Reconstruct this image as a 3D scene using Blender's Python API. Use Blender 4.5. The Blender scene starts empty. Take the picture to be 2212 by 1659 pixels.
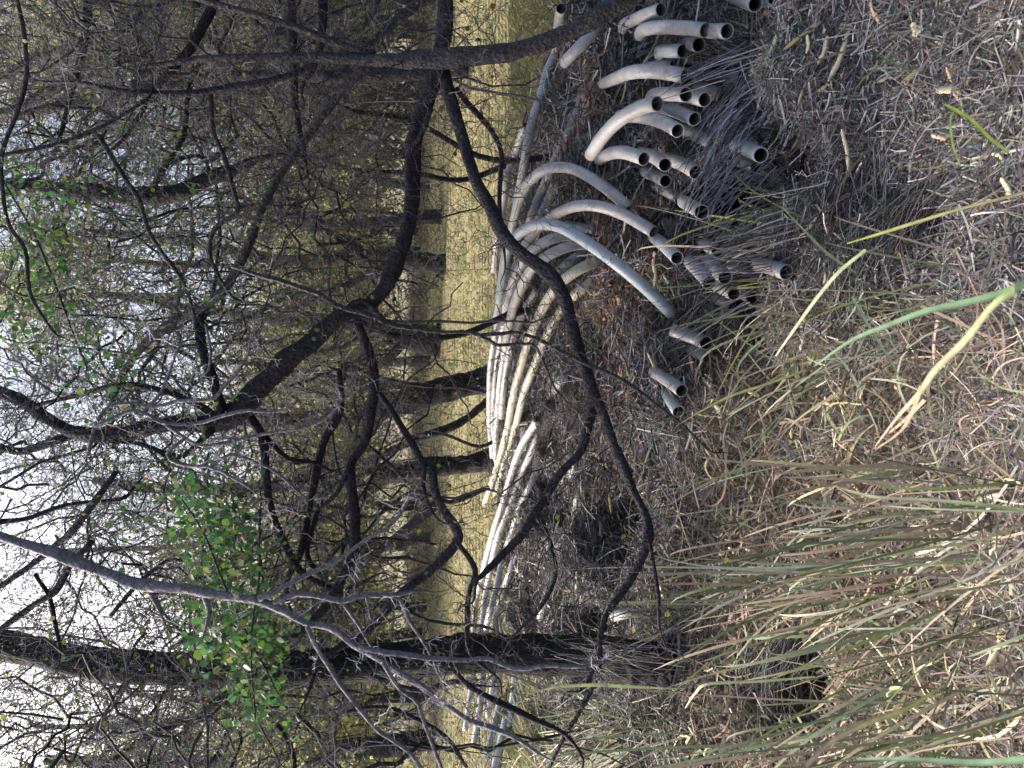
import bpy, math, random
import numpy as np
from mathutils import Vector, Matrix
random.seed(7); rng = np.random.default_rng(7)
sc = bpy.context.scene; col = sc.collection
# ---------------------------------------------------------------- camera, sky, sun, exposure
F_PX, CH, PITCH = 1598.0, 1.75, math.radians(11.5)
CAM = np.array([0.0, 0.0, CH])
FW = np.array([0, math.cos(PITCH), -math.sin(PITCH)]); UP = np.array([0, math.sin(PITCH), math.cos(PITCH)]); RT = np.array([1.0, 0, 0])
cd = bpy.data.cameras.new('camera'); cam = bpy.data.objects.new('camera', cd); col.objects.link(cam)
cd.sensor_width = 36; cd.lens = 26; cd.clip_start = 0.05; cd.clip_end = 600
m = Matrix.Identity(4)
for i, v in enumerate((-UP, RT, -FW)):          # the phone was held upright and the picture lies on its side
    for j in range(3): m[j][i] = v[j]
m.translation = Vector(CAM); cam.matrix_world = m
cd.dof.use_dof = True; cd.dof.focus_distance = 3.8; cd.dof.aperture_fstop = 6.0
sc.camera = cam
w = bpy.data.worlds.new('World'); sc.world = w; w.use_nodes = True
nt = w.node_tree; nt.nodes.clear()
sky = nt.nodes.new('ShaderNodeTexSky'); sky.sky_type = 'NISHITA'; sky.sun_disc = False
SUN_D = Vector((-0.66, 0.38, 0.62)).normalized()
sky.sun_elevation = math.asin(SUN_D.z); sky.sun_rotation = math.atan2(SUN_D.x, SUN_D.y)
sky.air_density = 0.8; sky.dust_density = 7.0; sky.ozone_density = 0.3
bg = nt.nodes.new('ShaderNodeBackground'); bg.inputs[1].default_value = 0.14
ow = nt.nodes.new('ShaderNodeOutputWorld')
nt.links.new(sky.outputs[0], bg.inputs[0]); nt.links.new(bg.outputs[0], ow.inputs[0])
sl = bpy.data.lights.new('sun', 'SUN'); sl.energy = 2.1; sl.angle = math.radians(6); sl.color = (1, .97, .93)
so = bpy.data.objects.new('sun', sl); col.objects.link(so); so.rotation_euler = SUN_D.to_track_quat('Z', 'Y').to_euler()
sc.view_settings.view_transform = 'Standard'; sc.view_settings.look = 'None'
sc.view_settings.exposure = 1.78; sc.view_settings.gamma = 1; sc.view_settings.use_curve_mapping = False

def P(X, Y, d):
    """point of the place seen at picture position X, Y (2212 x 1659) at distance d along the view axis"""
    X = np.asarray(X, float); Y = np.asarray(Y, float); d = np.asarray(d, float)
    u = (829.5 - Y) / F_PX; v = (1106 - X) / F_PX
    return CAM + d[..., None] * (FW + u[..., None] * RT + v[..., None] * UP)

# ---------------------------------------------------------------- materials
def newmat(name):
    m = bpy.data.materials.new(name); m.use_nodes = True
    n = m.node_tree.nodes; b = n['Principled BSDF']; return m, n, m.node_tree.links, b
def attr_mat(name, rough=.8, trans=0.0, bump=0.0, spec=.25):
    m, n, l, b = newmat(name)
    a = n.new('ShaderNodeAttribute'); a.attribute_name = 'col'
    nz = n.new('ShaderNodeTexNoise'); nz.inputs['Scale'].default_value = 60
    tc = n.new('ShaderNodeTexCoord'); l.new(tc.outputs['Object'], nz.inputs['Vector'])
    mr = n.new('ShaderNodeMapRange'); mr.inputs[3].default_value = .65; mr.inputs[4].default_value = 1.35
    l.new(nz.outputs[0], mr.inputs[0])
    mx = n.new('ShaderNodeVectorMath'); mx.operation = 'SCALE'
    l.new(a.outputs['Color'], mx.inputs[0]); l.new(mr.outputs[0], mx.inputs['Scale'])
    l.new(mx.outputs[0], b.inputs['Base Color']); b.inputs['Roughness'].default_value = rough
    b.inputs['Specular IOR Level'].default_value = spec
    if trans:
        t = n.new('ShaderNodeBsdfTranslucent'); l.new(mx.outputs[0], t.inputs[0])
        ms = n.new('ShaderNodeMixShader'); ms.inputs[0].default_value = trans
        out = n['Material Output']
        l.new(b.outputs[0], ms.inputs[1]); l.new(t.outputs[0], ms.inputs[2]); l.new(ms.outputs[0], out.inputs[0])
    return m
def bark_mat(name, c1, c2, scale=14, bump=.8, stretch=(1, 1, .8)):
    m, n, l, b = newmat(name)
    tc = n.new('ShaderNodeTexCoord'); mp = n.new('ShaderNodeMapping'); mp.inputs['Scale'].default_value = stretch
    l.new(tc.outputs['Object'], mp.inputs[0])
    nz = n.new('ShaderNodeTexNoise'); nz.inputs['Scale'].default_value = scale; nz.inputs['Detail'].default_value = 8; nz.inputs['Roughness'].default_value = .7
    n2 = n.new('ShaderNodeTexNoise'); n2.inputs['Scale'].default_value = scale * 9; n2.inputs['Detail'].default_value = 5
    vo = n.new('ShaderNodeTexVoronoi'); vo.inputs['Scale'].default_value = scale * 4
    for q in (nz, n2, vo): l.new(mp.outputs[0], q.inputs['Vector'])
    mul = n.new('ShaderNodeMath'); mul.operation = 'MULTIPLY'; l.new(nz.outputs[0], mul.inputs[0]); l.new(n2.outputs[0], mul.inputs[1])
    cr = n.new('ShaderNodeValToRGB'); cr.color_ramp.elements[0].position = .12; cr.color_ramp.elements[1].position = .42
    cr.color_ramp.elements[0].color = (*c1, 1); cr.color_ramp.elements[1].color = (*c2, 1)
    l.new(mul.outputs[0], cr.inputs[0]); l.new(cr.outputs[0], b.inputs['Base Color'])
    bp = n.new('ShaderNodeBump'); bp.inputs['Strength'].default_value = bump; bp.inputs['Distance'].default_value = .022
    ad = n.new('ShaderNodeMath'); ad.operation = 'ADD'; l.new(n2.outputs[0], ad.inputs[0]); l.new(vo.outputs['Distance'], ad.inputs[1])
    l.new(ad.outputs[0], bp.inputs['Height']); l.new(bp.outputs[0], b.inputs['Normal'])
    b.inputs['Roughness'].default_value = .85; b.inputs['Specular IOR Level'].default_value = .25
    return m
def pipe_mat(name, c, c2, rough=.42):
    m, n, l, b = newmat(name)
    tc = n.new('ShaderNodeTexCoord')
    nz = n.new('ShaderNodeTexNoise'); nz.inputs['Scale'].default_value = 7; nz.inputs['Detail'].default_value = 7; nz.inputs['Roughness'].default_value = .65
    n2 = n.new('ShaderNodeTexNoise'); n2.inputs['Scale'].default_value = 60; n2.inputs['Detail'].default_value = 4
    for q in (nz, n2): l.new(tc.outputs['Object'], q.inputs['Vector'])
    cr = n.new('ShaderNodeValToRGB'); cr.color_ramp.elements[0].position = .3; cr.color_ramp.elements[1].position = .6
    cr.color_ramp.elements[0].color = (*c2, 1); cr.color_ramp.elements[1].color = (*c, 1)
    mx = n.new('ShaderNodeMath'); mx.operation = 'MULTIPLY_ADD'; mx.inputs[1].default_value = .45; l.new(n2.outputs[0], mx.inputs[0]); l.new(nz.outputs[0], mx.inputs[2])
    sb = n.new('ShaderNodeMath'); sb.operation = 'SUBTRACT'; sb.inputs[1].default_value = .22; l.new(mx.outputs[0], sb.inputs[0])
    l.new(sb.outputs[0], cr.inputs[0])
    n3 = n.new('ShaderNodeTexNoise'); n3.inputs['Scale'].default_value = 16; n3.inputs['Detail'].default_value = 9; n3.inputs['Roughness'].default_value = .8; n3.inputs['Distortion'].default_value = .6; l.new(tc.outputs['Object'], n3.inputs['Vector'])
    mg = n.new('ShaderNodeMapRange'); mg.inputs[1].default_value = .51; mg.inputs[2].default_value = .70; mg.inputs[4].default_value = .75; l.new(n3.outputs[0], mg.inputs[0])
    mm = n.new('ShaderNodeMix'); mm.data_type = 'RGBA'; l.new(mg.outputs[0], mm.inputs[0]); l.new(cr.outputs[0], mm.inputs[6]); mm.inputs[7].default_value = (.10, .085, .075, 1)
    l.new(mm.outputs[2], b.inputs['Base Color']); b.inputs['Roughness'].default_value = rough; b.inputs['Specular IOR Level'].default_value = .5
    bp = n.new('ShaderNodeBump'); bp.inputs['Strength'].default_value = .15; bp.inputs['Distance'].default_value = .003
    l.new(n2.outputs[0], bp.inputs['Height']); l.new(bp.outputs[0], b.inputs['Normal'])
    return m
M = {}
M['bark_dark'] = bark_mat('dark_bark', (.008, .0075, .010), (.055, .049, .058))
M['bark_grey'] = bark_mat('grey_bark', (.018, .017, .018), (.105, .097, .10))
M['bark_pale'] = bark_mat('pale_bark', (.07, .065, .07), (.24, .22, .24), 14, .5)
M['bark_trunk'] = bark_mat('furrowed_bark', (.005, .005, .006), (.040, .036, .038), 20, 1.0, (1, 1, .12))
M['twig'] = attr_mat('twig', .8); M['litter'] = attr_mat('litter', .75, .12)
M['leaf'] = attr_mat('leaf', .5, .55, spec=.4); M['grass'] = attr_mat('grass', .6, .3)
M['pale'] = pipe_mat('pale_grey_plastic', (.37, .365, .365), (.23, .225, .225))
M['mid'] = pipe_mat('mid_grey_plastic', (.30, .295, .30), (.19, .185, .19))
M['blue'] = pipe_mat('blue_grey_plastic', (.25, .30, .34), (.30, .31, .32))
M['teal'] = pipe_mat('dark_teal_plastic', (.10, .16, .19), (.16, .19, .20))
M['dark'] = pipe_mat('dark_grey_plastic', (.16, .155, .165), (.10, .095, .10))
M['inside'] = pipe_mat('shaded_pipe_inside', (.045, .043, .045), (.02, .019, .02), .7)  # shade of the bore put into the colour so the mouths look black
M['cream'] = pipe_mat('yellowed_plastic', (.36, .35, .28), (.26, .24, .185))

# ---------------------------------------------------------------- mesh helpers
def mesh_np(name, V, Q, mat, C=None, smooth=False):
    me = bpy.data.meshes.new(name)
    V = np.ascontiguousarray(V, dtype=np.float32); Q = np.ascontiguousarray(Q, dtype=np.int32)
    me.vertices.add(len(V)); me.vertices.foreach_set('co', V.ravel())
    nf, k = Q.shape
    me.loops.add(nf * k); me.loops.foreach_set('vertex_index', Q.ravel())
    me.polygons.add(nf); me.polygons.foreach_set('loop_start', np.arange(0, nf * k, k, dtype=np.int32))
    if smooth: me.polygons.foreach_set('use_smooth', np.ones(nf, dtype=bool))
    me.update(calc_edges=True)
    if C is not None:
        a = me.attributes.new('col', 'FLOAT_COLOR', 'POINT')
        cc = np.ones((len(V), 4), dtype=np.float32); cc[:, :3] = C; a.data.foreach_set('color', cc.ravel())
    me.materials.append(mat); return me
def link(name, me, parent=None, loc=None):
    o = bpy.data.objects.new(name, me); col.objects.link(o)
    if parent is not None: o.parent = parent
    if loc is not None: o.location = loc
    return o
def tag(o, label=None, cat=None, group=None, kind=None):
    if label: o['label'] = label
    if cat: o['category'] = cat
    if group: o['group'] = group
    if kind: o['kind'] = kind
    return o
def thing(name, loc, label, cat, group=None):
    o = bpy.data.objects.new(name, None); col.objects.link(o); o.location = Vector([float(q) for q in loc]); o.empty_display_size = .1
    return tag(o, label, cat, group)
def nrm(v): return v / np.maximum(np.linalg.norm(v, axis=-1, keepdims=True), 1e-9)
def catmull(pts, n):
    pts = np.asarray(pts, float); k = len(pts)
    if k < 3:
        t = np.linspace(0, 1, n)[:, None]; return pts[0] * (1 - t) + pts[-1] * t
    e = np.vstack([2 * pts[0] - pts[1], pts, 2 * pts[-1] - pts[-2]])
    t = np.linspace(0, k - 1 - 1e-6, n); i = t.astype(int); f = (t - i)[:, None]
    p0, p1, p2, p3 = e[i], e[i + 1], e[i + 2], e[i + 3]
    return .5 * (2 * p1 + (p2 - p0) * f + (2 * p0 - 5 * p1 + 4 * p2 - p3) * f ** 2 + (3 * p1 - p0 - 3 * p2 + p3) * f ** 3)
def frames(pts):
    t = np.gradient(pts, axis=0); t = nrm(t)
    a = np.cross(t[0], [0.3, .2, 1]); a /= max(np.linalg.norm(a), 1e-6)
    A = [a]
    for i in range(1, len(pts)):
        a = A[-1] - t[i] * np.dot(A[-1], t[i]); a /= max(np.linalg.norm(a), 1e-6); A.append(a)
    A = np.array(A); return t, A, np.cross(t, A)
def limb_mesh(name, pts, rad, mat, sides=12, rough=.08, origin=(0, 0, 0), flare=0):
    """one tapered knobbly limb; pts (n,3), rad (n)"""
    pts = np.asarray(pts) - np.asarray(origin); n = len(pts); t, A, B = frames(pts)
    th = np.linspace(0, 2 * np.pi, sides, endpoint=False)
    ph = rng.uniform(0, 6, 6); s = np.arange(n)[:, None]
    NZ = rng.normal(0, 1.0, (n + 4, sides)); NZ = (NZ[:-4] + 2 * NZ[1:-3] + 3 * NZ[2:-2] + 2 * NZ[3:-1] + NZ[4:]) / 4.4; NZ = NZ + np.roll(NZ, 1, 1) * .5
    R = rad[:, None] * (1 + rough * (np.sin(2 * th + s * .06 + ph[0]) + .6 * np.sin(3 * th - s * .09 + ph[1]) + .5 * np.sin(s * .8 + ph[2])) + rough * NZ)
    V = pts[:, None] + R[..., None] * (np.cos(th)[None, :, None] * A[:, None] + np.sin(th)[None, :, None] * B[:, None])
    V = V.reshape(-1, 3)
    i = np.arange(n - 1)[:, None] * sides; j = np.arange(sides)[None]; j2 = (j + 1) % sides
    Q = np.stack([i + j, i + j2, i + sides + j2, i + sides + j], -1).reshape(-1, 4)
    V = np.vstack([V, pts[0] - t[0] * rad[0] * .3, pts[-1] + t[-1] * rad[-1] * .6]); c0, c1 = n * sides, n * sides + 1
    j = np.arange(0, sides, 2)
    Q = np.vstack([Q, np.stack([np.full_like(j, c0), (j + 2) % sides, j + 1, j], -1), np.stack([np.full_like(j, c1), (n - 1) * sides + j, (n - 1) * sides + j + 1, (n - 1) * sides + (j + 2) % sides], -1)])
    return mesh_np(name, V, Q, mat, smooth=True)
def batch_tubes(pts, rad, S=3):
    """pts (N,K,3) rad (N,K) -> V, Q"""
    N, K, _ = pts.shape
    t = nrm(np.gradient(pts, axis=1)); ref = nrm(rng.normal(size=(N, 1, 3)))
    a = nrm(np.cross(t, ref)); b = np.cross(t, a)
    th = np.arange(S) * 2 * np.pi / S
    V = pts[:, :, None] + rad[:, :, None, None] * (np.cos(th)[:, None] * a[:, :, None] + np.sin(th)[:, None] * b[:, :, None])
    base = (np.arange(N)[:, None, None] * K + np.arange(K - 1)[None, :, None]) * S
    j = np.arange(S)[None, None]; j2 = (j + 1) % S
    Q = np.stack([base + j, base + j2, base + S + j2, base + S + j], -1).reshape(-1, 4)
    return V.reshape(-1, 3), Q
def batch_ribbons(pts, wid, up):
    """flat blades; pts (N,K,3), wid (N,K) half widths, up (N,3) rough facing"""
    N, K, _ = pts.shape
    t = nrm(np.gradient(pts, axis=1)); s = nrm(np.cross(t, up[:, None]))
    V = np.stack([pts - s * wid[..., None], pts + s * wid[..., None]], 2).reshape(-1, 3)
    b = (np.arange(N)[:, None] * K + np.arange(K - 1)[None]) * 2
    Q = np.stack([b, b + 1, b + 3, b + 2], -1).reshape(-1, 4)
    return V, Q
class Acc:
    def __init__(s): s.V = []; s.Q = []; s.C = []; s.n = 0
    def add(s, V, Q, C):
        s.V.append(V); s.Q.append(Q + s.n); s.C.append(np.broadcast_to(C, V.shape) if np.ndim(C) == 1 else C); s.n += len(V)
    def mesh(s, name, mat, smooth=False): return mesh_np(name, np.vstack(s.V), np.vstack(s.Q), mat, np.vstack(s.C), smooth)
def twig_paths(start, d, L, K, wob=.35, grav=0.0):
    """zigzag growth: start (N,3), d (N,3) unit, L (N)"""
    N = len(start); pts = np.zeros((N, K, 3)); pts[:, 0] = start
    side = nrm(np.cross(d, rng.normal(size=(N, 3)))); cur = d.copy()
    for k in range(1, K):
        sg = 1 if k % 2 else -1
        step = nrm(cur + side * sg * wob + rng.normal(0, wob * .45, (N, 3)))
        cur = nrm(cur + rng.normal(0, wob * .45, (N, 3)) + np.array([0, 0, grav]))
        pts[:, k] = pts[:, k - 1] + step * (L / (K - 1))[:, None] * rng.uniform(.6, 1.4, (N, 1))
    return pts
def grow(acc, start, d, L, r, colr, K=9, kids=4, thorns=8, wob=.35, grav=0.0, minr=.0011):
    """twigs with side twigs and thorns added to acc; returns the node points for leaves"""
    N = len(start)
    if N == 0: return np.zeros((0, 3))
    p = twig_paths(start, d, L, K, wob, grav)
    rad = np.maximum(r[:, None] * np.linspace(1, .3, K)[None], minr)
    V, Q = batch_tubes(p, rad); cc = np.repeat(colr, K * 3, 0) if np.ndim(colr) == 2 else colr; acc.add(V, Q, cc)
    nodes = [p[:, 2:].reshape(-1, 3)]
    if kids:
        pi = rng.integers(0, N, N * kids); ki = rng.integers(1, K - 1, N * kids)
        s2 = p[pi, ki]; t2 = nrm(p[pi, ki + 1] - p[pi, ki - 1])
        d2 = nrm(t2 * rng.uniform(.3, .9, (len(pi), 1)) + nrm(np.cross(t2, rng.normal(size=(len(pi), 3)))))
        L2 = L[pi] * rng.uniform(.2, .55, len(pi)); r2 = r[pi] * .5
        p2 = twig_paths(s2, d2, L2, 6, wob, grav); V, Q = batch_tubes(p2, np.maximum(r2[:, None] * np.linspace(1, .4, 6)[None], minr * .8))
        c2 = colr[pi] if np.ndim(colr) == 2 else None
        acc.add(V, Q, np.repeat(c2, 18, 0) if c2 is not None else colr); nodes.append(p2[:, 1:].reshape(-1, 3))
        pj = rng.integers(0, len(p2), len(p2) * 2); kj = rng.integers(1, 5, len(pj))
        s3 = p2[pj, kj]; d3 = nrm(nrm(p2[pj, kj + 1] - p2[pj, kj - 1]) * .5 + nrm(rng.normal(size=(len(pj), 3))))
        p3 = twig_paths(s3, d3, L2[pj] * rng.uniform(.15, .5, len(pj)), 4, wob)
        V, Q = batch_tubes(p3, np.maximum(r2[pj][:, None] * np.linspace(.6, .3, 4)[None], minr * .7))
        acc.add(V, Q, np.repeat(c2[pj], 12, 0) if c2 is not None else colr); nodes.append(p3[:, 1:].reshape(-1, 3))
    if thorns:
        pi = rng.integers(0, N, N * thorns); ki = rng.integers(1, K - 1, N * thorns)
        s = p[pi, ki]; d3 = nrm(rng.normal(size=(len(pi), 3)))
        pt = s[:, None] + d3[:, None] * (np.array([0, 1])[None, :, None] * rng.uniform(.012, .045, (len(pi), 1, 1)))
        V, Q = batch_tubes(pt, np.repeat(np.array([[.0018, .0002]]), len(pi), 0))
        acc.add(V, Q, np.repeat(colr[pi], 6, 0) if np.ndim(colr) == 2 else colr)
    return np.vstack(nodes)
def leaf_batch(acc, pos, size, colr, flat=0.0):
    """oval leaves folded on the midrib, 4 triangles each"""
    N = len(pos); d = nrm(rng.normal(size=(N, 3)) + np.array([0, 0, -.4])); u = nrm(rng.normal(size=(N, 3)) + np.array([0, 0, flat]))
    s = nrm(np.cross(d, u)); u = np.cross(s, d); z = size[:, None]
    wv = rng.uniform(.32, .5, (N, 1))
    P6 = [pos, pos + z * (.3 * d + wv * s + .1 * u), pos + z * (.72 * d + wv * .85 * s + .08 * u), pos + z * d,
          pos + z * (.72 * d - wv * .85 * s + .08 * u), pos + z * (.3 * d - wv * s + .1 * u)]
    V = np.stack(P6, 1).reshape(-1, 3); b = np.arange(N)[:, None] * 6
    Q = np.concatenate([b + np.array([[0, 1, 2, 3]]), b + np.array([[0, 3, 4, 5]])])
    acc.add(V, Q, np.repeat(colr, 6, 0))
def vary(base, N, amt=.3, hue=.08):
    base = np.asarray(base, float)
    return np.clip(base * (1 + rng.normal(0, amt, (N, 1))).clip(.3, 2) * (1 + rng.normal(0, hue, (N, 3))), .003, .85)
def pick(pal, N, amt=.25, hue=.07):
    cols = np.array([p[0] for p in pal]); pr = np.array([p[1] for p in pal], float)
    return vary(cols[rng.choice(len(pal), N, p=pr / pr.sum())], N, amt, hue)
def vnoise(x, y, s=1.0, seed=0):
    o = 0
    r = np.random.default_rng(seed)
    for k in range(7):
        a = r.uniform(0, 6.28); f = s * r.uniform(.6, 2.4); o = o + np.sin((x * math.cos(a) + y * math.sin(a)) * f + r.uniform(0, 6.28))
    return o / 7 * 1.6

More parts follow.
